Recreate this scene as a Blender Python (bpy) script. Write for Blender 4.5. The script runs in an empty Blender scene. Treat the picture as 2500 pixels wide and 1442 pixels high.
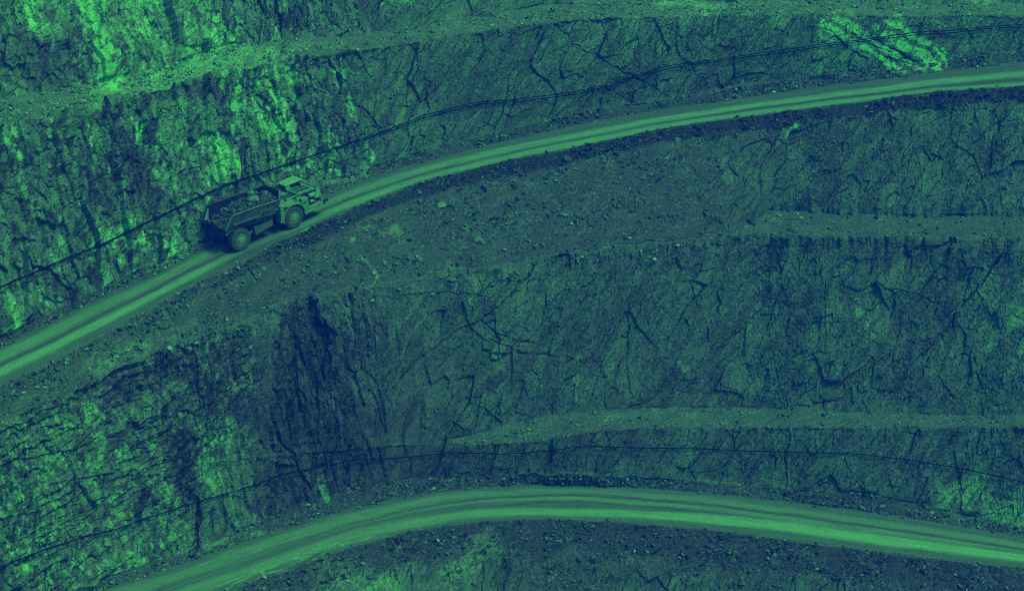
import bpy, bmesh, math, random
import numpy as np
from mathutils import Vector, Matrix

random.seed(7)
rng = np.random.default_rng(11)
scene = bpy.context.scene
col = scene.collection

# ------------------------------------------------------------------ camera, sky, sun, exposure
W, H = 2500, 1442                 # photograph size used as the unit of the survey lines below
FPX = 5013.0                      # focal length in those units
PITCH = math.radians(22.3)
HC = 85.0                         # camera height above the pit datum

cam_d = bpy.data.cameras.new('camera')
cam = bpy.data.objects.new('camera', cam_d)
col.objects.link(cam)
cam.location = (0, 0, HC)
cam.rotation_euler = (math.pi / 2 - PITCH, 0, 0)
cam_d.sensor_fit = 'HORIZONTAL'
cam_d.sensor_width = 36.0
cam_d.lens = 36.0 * FPX / W
cam_d.clip_start = 0.5
cam_d.clip_end = 2000
scene.camera = cam

SUN_EL, SUN_AZ = math.radians(57), math.radians(122)   # azimuth clockwise from +Y
world = bpy.data.worlds.new('World')
scene.world = world
world.use_nodes = True
wn = world.node_tree
sky = wn.nodes.new('ShaderNodeTexSky')
sky.sky_type = 'NISHITA'
sky.sun_disc = False
sky.sun_elevation = SUN_EL
sky.sun_rotation = SUN_AZ
sky.dust_density = 4.0
sky.air_density = 1.0
bg = wn.nodes['Background']
bg.inputs['Strength'].default_value = 0.08
wn.links.new(sky.outputs[0], bg.inputs[0])

sun_d = bpy.data.lights.new('sun', 'SUN')
sun_d.energy = 1.5
sun_d.angle = math.radians(11)
sun_d.color = (1.0, 0.95, 0.88)
sun = bpy.data.objects.new('sun', sun_d)
col.objects.link(sun)
sd = Vector((math.sin(SUN_AZ) * math.cos(SUN_EL), math.cos(SUN_AZ) * math.cos(SUN_EL), math.sin(SUN_EL)))
sun.rotation_euler = sd.to_track_quat('Z', 'Y').to_euler()
sun.location = (40, -20, 140)

scene.view_settings.view_transform = 'Standard'
scene.view_settings.look = 'None'
scene.view_settings.exposure = 0.4
scene.view_settings.gamma = 1.0
scene.render.engine = 'CYCLES'
scene.cycles.use_denoising = False
scene.cycles.filter_width = 1.0
scene.cycles.max_bounces = 5
scene.cycles.diffuse_bounces = 3
scene.cycles.volume_bounces = 0

HAZE_COL = (0.0, 0.12, 1.0, 1.0)
HAZE_DEN = 0.0014

# ------------------------------------------------------------------ colours and materials
def duo(g):
    """base colour of a surface of brightness g in this green-tinted place"""
    xs = [0.0, .02, .1, .3, .8, 1.0]
    r = np.interp(g, xs, [.0008, .006, .032, .056, .095, .11])
    b = np.interp(g, xs, [.001, .009, .036, .056, .09, .1])
    return (float(r), float(g), float(b), 1.0)

def rock_material(name, scale, lo, hi, rough=0.92, use_attr=True, tone=.1, contrast2=0.25):
    m = bpy.data.materials.new(name)
    m.use_nodes = True
    n, l = m.node_tree.nodes, m.node_tree.links
    bs = n['Principled BSDF']
    bs.inputs['Roughness'].default_value = rough
    bs.inputs['Specular IOR Level'].default_value = 0.15
    bs.inputs['Specular Tint'].default_value = (.12, 1.0, .16, 1)
    tc = n.new('ShaderNodeTexCoord')
    n1 = n.new('ShaderNodeTexNoise'); n1.inputs['Scale'].default_value = scale
    n1.inputs['Detail'].default_value = 6; n1.inputs['Roughness'].default_value = .7
    l.new(tc.outputs['Object'], n1.inputs['Vector'])
    mr = n.new('ShaderNodeMapRange')
    mr.inputs[1].default_value = .3; mr.inputs[2].default_value = .7
    mr.inputs[3].default_value = lo; mr.inputs[4].default_value = hi
    l.new(n1.outputs['Fac'], mr.inputs[0])
    if use_attr:
        at = n.new('ShaderNodeAttribute'); at.attribute_name = 'tone'
        src = at.outputs['Fac']
    else:
        v = n.new('ShaderNodeValue'); v.outputs[0].default_value = tone
        src = v.outputs[0]
    mu = n.new('ShaderNodeMath'); mu.operation = 'MULTIPLY'
    l.new(src, mu.inputs[0]); l.new(mr.outputs[0], mu.inputs[1])
    cr = n.new('ShaderNodeValToRGB')
    e = cr.color_ramp.elements
    e[0].position = 0; e[0].color = duo(0)
    e[1].position = 1; e[1].color = duo(1)
    for p in (.02, .1, .3, .8):
        k = e.new(p); k.color = duo(p)
    l.new(mu.outputs[0], cr.inputs[0])
    l.new(cr.outputs[0], bs.inputs['Base Color'])
    return m

M_rock = rock_material('fractured_rock', 9.0, .55, 1.45)
M_gravel = rock_material('loose_gravel', 14.0, .6, 1.4)
M_road = rock_material('compacted_road', 7.0, .86, 1.14)
M_stone = rock_material('stone', 6.0, .7, 1.3)

def plain(name, tone, lo=.8, hi=1.2, scale=3.0, rough=.55, spec=.35, metal=0.0):
    m = rock_material(name, scale, lo, hi, rough, False, tone)
    m.node_tree.nodes['Principled BSDF'].inputs['Specular IOR Level'].default_value = spec
    m.node_tree.nodes['Principled BSDF'].inputs['Metallic'].default_value = metal
    return m

# ------------------------------------------------------------------ object helpers
def tag(o, label=None, cat=None, group=None, kind=None):
    if label: o['label'] = label
    if cat: o['category'] = cat
    if group: o['group'] = group
    if kind: o['kind'] = kind
    return o

def np_mesh(name, V, F, mat, tone=None, smooth=False, parent=None):
    """V (n,3), F (m,k) arrays -> one mesh object"""
    me = bpy.data.meshes.new(name)
    k = F.shape[1]
    me.vertices.add(len(V)); me.vertices.foreach_set('co', np.ascontiguousarray(V, np.float32).ravel())
    me.loops.add(F.size); me.loops.foreach_set('vertex_index', np.ascontiguousarray(F, np.int32).ravel())
    me.polygons.add(len(F))
    me.polygons.foreach_set('loop_start', np.arange(0, F.size, k, dtype=np.int32))
    me.polygons.foreach_set('loop_total', np.full(len(F), k, np.int32))
    me.polygons.foreach_set('use_smooth', np.full(len(F), smooth, bool))
    if tone is not None:
        a = me.attributes.new('tone', 'FLOAT', 'POINT')
        a.data.foreach_set('value', np.ascontiguousarray(tone, np.float32))
    me.update(calc_edges=True)
    me.materials.append(mat)
    o = bpy.data.objects.new(name, me)
    col.objects.link(o)
    if parent: o.parent = parent
    return o

# ------------------------------------------------------------------ noise on arrays
def _h(ix, iy, seed):
    h = (ix.astype(np.int64) * 374761393 + iy.astype(np.int64) * 668265263 + seed * 974711) & 0xFFFFFFFF
    h = ((h ^ (h >> 13)) * 1274126177) & 0xFFFFFFFF
    h = ((h ^ (h >> 15)) * 2246822519) & 0xFFFFFFFF
    return (h ^ (h >> 16)) & 0xFFFFFFFF

def rnd(ix, iy, seed):
    return _h(ix, iy, seed).astype(np.float32) / np.float32(4294967296.0)

def vnoise(u, v, seed):
    iu, iv = np.floor(u), np.floor(v)
    fu, fv = u - iu, v - iv
    iu = iu.astype(np.int64); iv = iv.astype(np.int64)
    def g(a, b, du, dv):
        th = rnd(a, b, seed) * 6.2831853
        return np.cos(th) * du + np.sin(th) * dv
    wu = fu * fu * fu * (fu * (fu * 6 - 15) + 10); wv = fv * fv * fv * (fv * (fv * 6 - 15) + 10)
    n00 = g(iu, iv, fu, fv); n10 = g(iu + 1, iv, fu - 1, fv)
    n01 = g(iu, iv + 1, fu, fv - 1); n11 = g(iu + 1, iv + 1, fu - 1, fv - 1)
    a = n00 + (n10 - n00) * wu; b = n01 + (n11 - n01) * wu
    return (a + (b - a) * wv) * 1.5          # about -1..1

def fbm(u, v, seed, octv=4, gain=.5, lac=2.03):
    out = 0; a = 1.0; tot = 0
    for i in range(octv):
        out = out + a * vnoise(u * lac ** i + 13.7 * i, v * lac ** i - 7.3 * i, seed + i * 17)
        tot += a; a *= gain
    return out / tot

def worley(u, v, seed):
    """nearest-cell data: F1, F2, cell random, second random, offset to the centre"""
    iu = np.floor(u).astype(np.int64); iv = np.floor(v).astype(np.int64)
    f1 = np.full(u.shape, 9., np.float32); f2 = f1.copy()
    r1 = np.zeros(u.shape, np.float32); r2 = r1.copy(); dx = r1.copy(); dy = r1.copy()
    for a in (-1, 0, 1):
        for b in (-1, 0, 1):
            ca, cb = iu + a, iv + b
            ex = (ca + rnd(ca, cb, seed) - u).astype(np.float32); ey = (cb + rnd(ca, cb, seed + 5) - v).astype(np.float32)
            d = np.sqrt(ex * ex + ey * ey)
            near = d < f1
            f2 = np.where(near, f1, np.minimum(f2, d))
            k1 = rnd(ca, cb, seed + 11); k2 = rnd(ca, cb, seed + 23)
            f1 = np.where(near, d, f1)
            r1 = np.where(near, k1, r1); r2 = np.where(near, k2, r2)
            dx = np.where(near, ex, dx); dy = np.where(near, ey, dy)
    return f1, f2, r1, r2, dx, dy

def sstep(a, b, x):
    t = np.clip((x - a) / (b - a), 0, 1)
    return t * t * (3 - 2 * t)

# ------------------------------------------------------------------ the pit wall, surveyed as lines along the wall
def ray(px, py):
    x = (px - W / 2) / FPX * np.ones_like(py); y = -(py - H / 2) / FPX
    c, s = math.cos(PITCH), math.sin(PITCH)
    return np.stack([x, c + y * s, -s + y * c], -1)

def I(pts):
    a = np.array(pts, float)
    return lambda x: np.interp(x, a[:, 0], a[:, 1])

def line(pts):
    """like I, but running on straight beyond both ends"""
    a = np.array(pts, float)
    k0 = (a[1, 1] - a[0, 1]) / (a[1, 0] - a[0, 0]); k1 = (a[-1, 1] - a[-2, 1]) / (a[-1, 0] - a[-2, 0])
    return lambda x: np.interp(x, a[:, 0], a[:, 1]) + np.minimum(x - a[0, 0], 0) * k0 + np.maximum(x - a[-1, 0], 0) * k1

def smooth(a, n):
    if n < 2: return a
    k = np.hanning(n + 2)[1:-1]; k /= k.sum()
    return np.convolve(np.pad(a, n, 'reflect', reflect_type='odd'), k, 'same')[n:-n]

L = {}
L['B1']=[(-200,262),(0,240),(133,226),(206,208),(266,200),(316,186),(366,168),(423,160),(449,145),(532,118),(640,104),(760,92),(870,86),(1000,70),(1100,48),(1200,36),(1300,16),(1420,6),(1600,2),(2000,4),(2330,10),(2700,14)]
L['F1']=[(-200,335),(0,302),(116,287),(213,263),(333,236),(400,220),(466,200),(566,174),(633,160),(750,140),(860,126),(970,110),(1100,92),(1200,76),(1300,62),(1400,50),(1500,45),(1700,40),(1900,37),(2000,35),(2200,40),(2350,38),(2700,38)]
L['R1']=[(-200,951),(0,847),(128,785),(255,724),(383,669),(479,616),(640,545),(800,473),(900,435),(1000,405),(1100,377),(1200,351),(1300,328),(1400,307),(1500,287),(1600,270),(1700,256),(1800,241),(1900,226),(2011,210),(2177,191),(2316,172),(2500,151),(2700,130)]
L['R2']=[(-200,1046),(0,948),(96,904),(191,854),(287,802),(383,748),(479,698),(574,648),(668,598),(730,572),(815,530),(900,494),(969,469),(1039,441),(1122,422),(1200,403),(1288,383),(1400,362),(1500,340),(1600,319),(1700,302),(1800,288),(1900,275),(2011,261),(2122,247),(2233,231),(2316,222),(2500,210),(2700,198)]
L['Ft']=[(-200,1090),(0,1024),(96,992),(191,951),(242,932),(287,895),(350,871),(447,833),(520,815),(600,785),(656,748),(740,723),(824,713),(908,698),(983,690),(1080,662),(1177,657),(1260,648),(1316,628),(1427,622),(1500,604),(1700,588),(1852,570),(1929,577),(2081,580),(2272,582),(2700,581)]
L['LB']=[(-200,1250),(0,1200),(300,1150),(600,1120),(900,1095),(1060,1080),(1150,1060),(1200,1046),(1280,1026),(1400,1005),(1500,1000),(1600,995),(1700,994),(1900,997),(2000,1000),(2100,1004),(2200,1009),(2300,1012),(2400,1015),(2500,1012),(2700,1010)]
L['LF']=[(-200,1254),(0,1204),(300,1154),(600,1124),(900,1099),(1060,1086),(1150,1088),(1250,1082),(1350,1069),(1450,1052),(1600,1045),(1800,1045),(2000,1042),(2100,1045),(2300,1043),(2700,1045)]
L['R3']=[(-200,1640),(0,1536),(150,1475),(272,1429),(403,1389),(480,1363),(608,1315),(700,1286),(796,1256),(892,1234),(988,1213),(1084,1198),(1180,1188),(1276,1183),(1372,1182),(1500,1186),(1700,1199),(1834,1213),(1967,1228),(2101,1246),(2235,1265),(2369,1287),(2500,1309),(2700,1345)]
L['R4']=[(-200,1790),(0,1672),(200,1580),(400,1502),(563,1442),(656,1407),(720,1385),(800,1356),(892,1327),(972,1307),(1052,1289),(1180,1273),(1292,1268),(1400,1269),(1500,1274),(1700,1292),(1834,1307),(1967,1325),(2101,1343),(2235,1360),(2369,1375),(2500,1388),(2700,1410)]
dG3=[(-200,26),(480,26),(700,38),(940,44),(1180,27),(1500,26),(1834,24),(2000,34),(2101,48),(2300,33),(2500,25),(2700,25)]
dBk=[(-200,5),(1760,5),(1800,12),(1840,32),(1880,60),(1930,62),(1986,60),(2050,55),(2120,54),(2700,55)]
GRADE = 0.10
COLSTEP = 2.0
xs = np.arange(-420, 2921, COLSTEP)
NC = len(xs)
Y = {k: smooth(line(v)(xs), int(90 / COLSTEP)) for k, v in L.items()}
wob = lambda sc, sd, amp: amp * fbm(xs / sc, xs * 0 + sd * 3.1, sd, 2)
for k, amp in (('B1', 4), ('F1', 4), ('R2', .8), ('Ft', 5), ('LB', 4), ('LF', 3), ('R4', 1.5)):
    Y[k] = Y[k] + wob(45, len(k) + ord(k[0]), amp)
for k, amp in (('F1', 5), ('Ft', 7), ('LF', 5), ('LB', 3)):
    Y[k] = Y[k] + wob(17, 3 + len(k) + ord(k[0]), amp)
Y['G1'] = Y['R1'] - 25 + wob(40, 5, 7)
Y['A'] = np.minimum(Y['R2'] + 36 + wob(70, 6, 8), Y['Ft'] - 12)
Y['Bk'] = Y['Ft'] - I(dBk)(xs)
Y['G3'] = Y['R3'] - smooth(I(dG3)(xs), int(90 / COLSTEP)) + wob(40, 9, 6)
Y['S'] = Y['R4'] + 75 + wob(60, 8, 12)
Y['E'] = np.maximum(Y['S'] + 60, 1790 + 0 * xs)
Y['C0'] = -430 + 0 * xs
CAM = np.array([0, 0, HC])
def at(k, t): return CAM + ray(xs, Y[k]) * t[:, None]
it = int(np.argmin(abs(xs - 655)))
z = np.full(NC, HC - 58.0)
for _ in range(30):
    P = at('R2', (z - HC) / ray(xs, Y['R2'])[:, 2])
    S = np.concatenate([[0], np.cumsum(np.hypot(np.diff(P[:, 0]), np.diff(P[:, 1])))]); S -= S[it]
    z = HC - 58.0 + GRADE * S
PT = {'R2': P}
def tangents(P):
    tx = np.gradient(smooth(P[:, 0], int(300 / COLSTEP))); ty = np.gradient(smooth(P[:, 1], int(300 / COLSTEP)))
    q = np.hypot(tx, ty)
    return tx / q, ty / q
CPS, SPS = tangents(P)
def step(k0, k1, ang=None, T=None):
    P = np.stack([smooth(PT[k0][:, i], int(130 / COLSTEP)) for i in range(3)], -1) if k0 != 'R2' else PT[k0]
    D = np.hypot(P[:, 0], P[:, 1]); r = ray(xs, Y[k1]); dh = np.hypot(r[:, 0], r[:, 1])
    if T is None: T = np.tan(np.radians(ang)) * CPS
    PT[k1] = at(k1, (P[:, 2] - HC - T * D) / (r[:, 2] - T * dh))
vv = lambda *p: smooth(I(p)(xs), int(120 / COLSTEP))
step('R2', 'A', vv((0, 38), (2500, 42)))
step('A', 'Bk', vv((0, 44), (450, 42), (700, 38), (1600, 38), (1850, 62), (2600, 66)))
step('Bk', 'Ft', vv((0, 38), (1760, 38), (1880, 3), (2600, 3)))
# the edge of the short bench is one smooth line in plan
pf = PT['Ft']; dist = np.linalg.norm(pf - CAM, axis=1) / np.linalg.norm(ray(xs, Y['Ft']), axis=1)
zf_ = smooth(np.interp(xs, [-420, 300, 700, 1100, 1500, 1700, 2000, 2300, 2921], np.interp([-420, 300, 700, 1100, 1500, 1650, 2050, 2300, 2921], xs, smooth(pf[:, 2], 60))), 180)
PT['Ft'] = at('Ft', (zf_ - HC) / ray(xs, Y['Ft'])[:, 2])
step('Ft', 'Bk', vv((0, 40), (1740, 40), (1900, 3), (2600, 3)))
step('Ft', 'LB', vv((0, 70), (2600, 67)))
step('LB', 'LF', vv((0, 66), (1000, 66), (1120, 30), (1250, 8), (1400, 4), (2600, 4)))
step('LF', 'G3', vv((0, 68), (2600, 66)))
step('G3', 'R3', 36 + 0 * xs)
# lower road: even gradient, level across
p3 = PT['R3']; s3 = np.concatenate([[0], np.cumsum(np.hypot(np.diff(p3[:, 0]), np.diff(p3[:, 1])))])
zz = np.polyval(np.polyfit(s3, p3[:, 2], 3), s3)
PT['R3'] = at('R3', (zz - HC) / ray(xs, Y['R3'])[:, 2])
p3 = PT['R3']; c3, s3s = tangents(p3)
g3 = smooth(np.gradient(p3[:, 2]) / np.hypot(np.gradient(p3[:, 0]), np.gradient(p3[:, 1])), 200)
step('R3', 'R4', T=g3 * s3s)
step('R4', 'S', 40 + 0 * xs)
step('S', 'E', 52 + 0 * xs)
step('R2', 'R1', T=GRADE * SPS)
step('R1', 'G1', 36 + 0 * xs)
step('G1', 'F1', vv((0, 68), (2600, 66)))
step('F1', 'B1', vv((0, 6), (500, 8), (700, 20), (1000, 24), (1250, 18), (1450, 6), (2600, 4)))
step('B1', 'C0', vv((0, 66), (2600, 64)))
PT['P'] = PT['C0'] + np.array([0, 30.0, 1.0]) + np.stack([PT['C0'][:, 0] * .2, 0 * xs, 0 * xs], -1)
Y['P'] = Y['C0'] - 60

ORDER = ['P', 'C0', 'B1', 'F1', 'G1', 'R1', 'R2', 'A', 'Bk', 'Ft', 'LB', 'LF', 'G3', 'R3', 'R4', 'S', 'E']
SEG = {n: i for i, n in enumerate(['plateau', 'face0', 'bench0', 'face1', 'verge1', 'road1', 'shoulder1', 'debris',
                                   'bench1', 'face2', 'bench2', 'face3', 'verge3', 'road3', 'shoulder3', 'lowslope'])}
rows_P, rows_Y, rows_seg, rows_f = [], [], [], []
for i in range(len(ORDER) - 1):
    a, b = ORDER[i], ORDER[i + 1]
    th = np.max(Y[b] - Y[a])
    nr = max(3, int(th / 2.2))
    if a == 'P': nr = 12
    if a == 'C0': nr = 210
    if a == 'S': nr = 150
    fr = np.arange(nr) / nr
    if a == 'C0': fr = fr ** 0.8
    if b == 'E': fr = np.append(fr, 1.0)
    w_ = int(150 / COLSTEP)
    sm3 = lambda P_: np.stack([smooth(P_[:, q_], w_) for q_ in range(3)], -1)
    A_, B_, Ya, Yb = sm3(PT[a]), sm3(PT[b]), smooth(Y[a], w_), smooth(Y[b], w_)
    pw = max(1.0, nr / 9)                      # raggedness of a crest dies out within a metre below it
    for f in fr:
        u0, u1 = (1 - f) ** pw, f ** pw
        rows_P.append(A_ * (1 - f) + B_ * f + (PT[a] - A_) * u0 + (PT[b] - B_) * u1)
        rows_Y.append(Ya * (1 - f) + Yb * f + (Y[a] - Ya) * u0 + (Y[b] - Yb) * u1)
        rows_seg.append(i); rows_f.append(f)
G = np.array(rows_P)                       # rows x cols x 3
PY = np.array(rows_Y); PX = np.broadcast_to(xs, PY.shape).copy()
RS = np.array(rows_seg); RF = np.array(rows_f)
NR = len(RS)
print('grid', NR, NC, NR * NC)

def blur_rows(a, n):
    k = np.hanning(n + 2)[1:-1]; k /= k.sum()
    p = np.pad(a, ((n, n),) + ((0, 0),) * (a.ndim - 1), 'edge')
    out = np.zeros_like(a)
    off = n - len(k) // 2
    for i, w in enumerate(k):
        out += w * p[off + i: off + i + a.shape[0]]
    return out
ft_row = int(np.argmax(RS == SEG['face2']))           # weathered, rounded brow where the scree runs over the face
bw_ = np.exp(-((np.arange(NR) - ft_row) / 26.) ** 2)[:, None] * (1 - sstep(1700, 1850, xs))[None]
G = G + (blur_rows(G, 45) - G) * bw_[..., None]
dr = np.gradient(G, axis=0); dc = np.gradient(G, axis=1)
N = np.cross(dc, -dr)
N /= np.linalg.norm(N, axis=2, keepdims=True) + 1e-9
N = blur_rows(N, 9); N /= np.linalg.norm(N, axis=2, keepdims=True) + 1e-9
if N[NR // 2, NC // 2, 1] > 0: N = -N

SS = np.broadcast_to(S, PY.shape)
ZZ = G[..., 2]
dl = np.linalg.norm(np.diff(G, axis=0), axis=2)
TT = np.concatenate([np.zeros((1, NC)), np.cumsum(dl, 0)], 0); TT = TT - TT[np.argmax(RS == SEG['road1'])][None]

# ---- what each place is: rock face, gravel or road
face = np.zeros(PY.shape); 
for s in ('face0', 'face1', 'face2', 'face3'): face[RS == SEG[s]] = 1
f7 = sstep(1640, 1840, xs + 60 * fbm(xs / 80, xs * 0, 3, 3))
for r in np.where(RS == SEG['debris'])[0]:
    face[r] = np.clip(f7 + .0, 0, 1)
q = 1 - sstep(1040, 1160, xs)
for r in np.where(RS == SEG['bench2'])[0]: face[r] = q
mid = sstep(640, 760, xs) * (1 - sstep(1000, 1100, xs))
ls = RS == SEG['lowslope']
face[ls] = (sstep(-.15, .25, fbm(SS[ls] / 9, TT[ls] / 5, 77, 4) + .45 * sstep(.0, .35, RF[ls])[:, None] + .25 * sstep(1350, 1700, PX[ls]) - .15))
road = np.zeros(PY.shape); road[(RS == SEG['road1']) | (RS == SEG['road3'])] = 1
# ragged meeting of rock and talus
edge_n = fbm(SS / 3.5, TT / 3.5, 41, 4)
faceb = blur_rows(face, 15)
nearFt = (PX < 1780) & (np.abs(PY - Y['Ft'][None]) < 170)
faceb = np.where(nearFt, blur_rows(face, 55), faceb)
edge_n = np.where(nearFt, 2.4 * edge_n + 1.3 * fbm(SS / 8, TT / 6, 43, 4), edge_n)
face_r = sstep(.3, .7, faceb + .5 * edge_n * (faceb > .02) * (faceb < .98))
face_r = face_r * (1 - road)
roadb = np.clip(blur_rows(road, 4), 0, 1)
grav = np.clip(1 - face_r, 0, 1) * (1 - road)

# ---- relief
disp = np.zeros(PY.shape, np.float32)
tone = np.full(PY.shape, .12, np.float32)
crk = np.zeros(PY.shape, np.float32)

def blocks(idx, size, aspect, theta, seed, a_off, a_tilt, a_crack, warp=.35):
    """blocky fracture relief on the (along-wall, height) plane: stepped and tilted facets with open joints"""
    s, zc = SS[idx], ZZ[idx]
    wu = fbm(s / (size * 2.2), zc / (size * 2.2), seed + 900, 3) * size * warp
    wv = fbm(s / (size * 2.2), zc / (size * 2.2), seed + 950, 3) * size * warp * 1.6
    c, sn = math.cos(theta), math.sin(theta)
    u = ((s + wu) * c + (zc + wv) * sn) / (size * aspect)
    v = (-(s + wu) * sn + (zc + wv) * c) / size
    f1, f2, r1, r2, dx, dy = worley(u, v, seed)
    tilt = (r2 - .5) * 2 * dx + ((r1 * 7.3) % 1 - .5) * 2 * dy
    gap = sstep(.0, max(.035, min(.10, .045 / size)), f2 - f1)
    gap = 1 - (1 - gap) * sstep(-.25, .3, vnoise(s / (size * .9), zc / (size * .9), seed + 33))
    return (r1 - .5) * a_off + tilt * a_tilt - (1 - gap) * a_crack, r2, 1 - gap

fm = face_r > .01
def zone(cx):   # weights of the three rock fabrics
    return cx
x_n = PX + 130 * fbm(SS / 12, ZZ / 12, 55, 3)
upper = PY < np.minimum(Y['R1'], 9999)[None]
w_col = np.where(upper, 1 - sstep(820, 980, x_n), 0)                     # steep blocky columns
w_bed = np.where(upper, 0, 1 - sstep(400, 560, x_n + 150 * sstep(1000, 1200, PY) - 150))   # thin beds
w_lam = np.where(upper, 0, (1 - sstep(850, 1050, x_n))) * (1 - w_bed)     # dark steep laminae
w_fol = np.clip(1 - w_col - w_bed - w_lam, 0, 1)                          # diagonal foliation
FAB = [
    (w_col, [(2.4, 1.9, 1.83, 101, .8, .5, .10), (.95, 2.0, 1.78, 102, .36, .32, .14), (.42, 1.6, 1.9, 103, .16, .18, .09), (.2, 1.4, .4, 104, .07, .09, .03)]),
    (w_bed, [(1.9, 2.2, 1.7, 111, .40, .3, .06), (.5, 1.5, 1.72, 112, .13, .15, .06), (.26, 1.8, 1.7, 113, .12, .13, .06), (.2, 2.5, .2, 114, .06, .07, .03)]),
    (w_lam, [(2.2, 2.6, 1.95, 121, .7, .4, .06), (.7, 3.5, 1.9, 122, .3, .22, .07), (.3, 2.5, 1.85, 123, .13, .12, .05), (.2, 1.4, .6, 124, .06, .07, .02)]),
    (w_fol, [(3.6, 1.7, .9, 131, .14, .34, .0), (1.5, 1.8, 1.12, 136, .12, .22, .0), (.8, 3.2, .8, 132, .12, .17, .02), (.34, 5.0, .85, 133, .09, .11, .02), (.2, 1.5, 1.2, 134, .05, .08, .01)]),
]
cellr = np.zeros(PY.shape, np.float32)
for w, levels in FAB:
    ii = fm & (w > .01)
    acc = np.zeros(int(ii.sum()), np.float32); cr = acc.copy(); ck = acc.copy()
    for k, (size, asp, th, sd, ao, at_, ac) in enumerate(levels):
        d, r2, g = blocks(ii, size, asp, th, sd, ao, at_, ac)
        acc += d
        cr += (r2 - .5) * (.3, .45, .6, .5, .4)[k]
        ck = np.maximum(ck, g * (.08, .6, .7, .5, .3)[k])
    disp[ii] += acc * w[ii] * face_r[ii]
    cellr[ii] += cr * w[ii]
    crk[ii] = np.maximum(crk[ii], ck * (1 - .5 * w_fol[ii]) * w[ii] * face_r[ii])
# thin ledges where the beds crop out
bw = fm & (w_bed > .01)
bz = ZZ[bw] - .19 * SS[bw] + 1.1 * fbm(SS[bw] / 6, ZZ[bw] / 5, 141, 4)
for hgt, am, sd in ((1.5, .42, 143), (.62, .27, 147)):
    k_ = bz / hgt + .7 * fbm(SS[bw] / 2.8, bz / 1.6, sd, 4)
    n_ = np.floor(k_); f_ = k_ - n_
    on = rnd(n_.astype(np.int64), np.floor(SS[bw] / 3.3 + 7.7 * rnd(n_.astype(np.int64), n_.astype(np.int64) * 0, sd + 2)).astype(np.int64), sd + 1)
    disp[bw] += (w_bed[bw] * face_r[bw] * am * (.1 + 1.2 * on * on) * (.5 - f_)).astype(np.float32)
    line = (1 - sstep(.0, .11, f_)) * on * sstep(-.2, .3, fbm(SS[bw] / 1.7, bz / 1.2, sd + 9, 3))
    crk[bw] = np.maximum(crk[bw], .8 * line * w_bed[bw] * face_r[bw])
grit = rng.normal(0, 1, PY.shape).astype(np.float32)
disp[fm] += .009 * grit[fm] * face_r[fm]
disp[fm] += face_r[fm] * (1 - .4 * w_fol[fm]) * (1.3 * fbm(SS[fm] / 11, ZZ[fm] / 9, 61, 3) + .35 * fbm(SS[fm] / 2.5, ZZ[fm] / 3.5, 63, 4)).astype(np.float32)

# talus, benches and verges
gm = grav > .01
f1, f2, r1, r2, dx, dy = worley(SS[gm] / .17 + .8 * fbm(SS[gm], TT[gm], 221, 2), TT[gm] / .15, 201)
g1, g2, q1, q2, _, _ = worley(SS[gm] / .5 + .5 * fbm(SS[gm], TT[gm], 223, 2), TT[gm] / .42, 203)
clump = sstep(-.25, .45, fbm(SS[gm] / 2.6, TT[gm] / 1.9, 225, 4))
stone1 = np.clip(1 - f1 * 1.5, 0, 1) * r2
stone2 = np.clip(1 - g1 * 1.9, 0, 1) * (q1 > .72) * q2 * clump
rug = .07 * stone1 + .26 * stone2 + .06 * fbm(SS[gm] / .3, TT[gm] / .3, 207, 3) + .42 * fbm(SS[gm] / 3, TT[gm] / 2.2, 209, 5)
segamp = np.ones(NR)
for s, a in (('bench1', .35), ('bench2', .6), ('bench0', .9), ('plateau', 1.), ('verge1', 1.3), ('verge3', 1.3), ('shoulder1', 1.0), ('shoulder3', 1.2), ('lowslope', 1.5)):
    segamp[RS == SEG[s]] = a
ga = (segamp[:, None] * np.ones((1, NC)))[gm]
disp[gm] += (rug * ga * grav[gm] * (1 - roadb[gm])).astype(np.float32)
# roads: faint ruts
rm = road > 0
disp[rm] += (.012 * fbm(SS[rm] / .5, TT[rm] / .3, 301, 3)).astype(np.float32)

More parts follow.
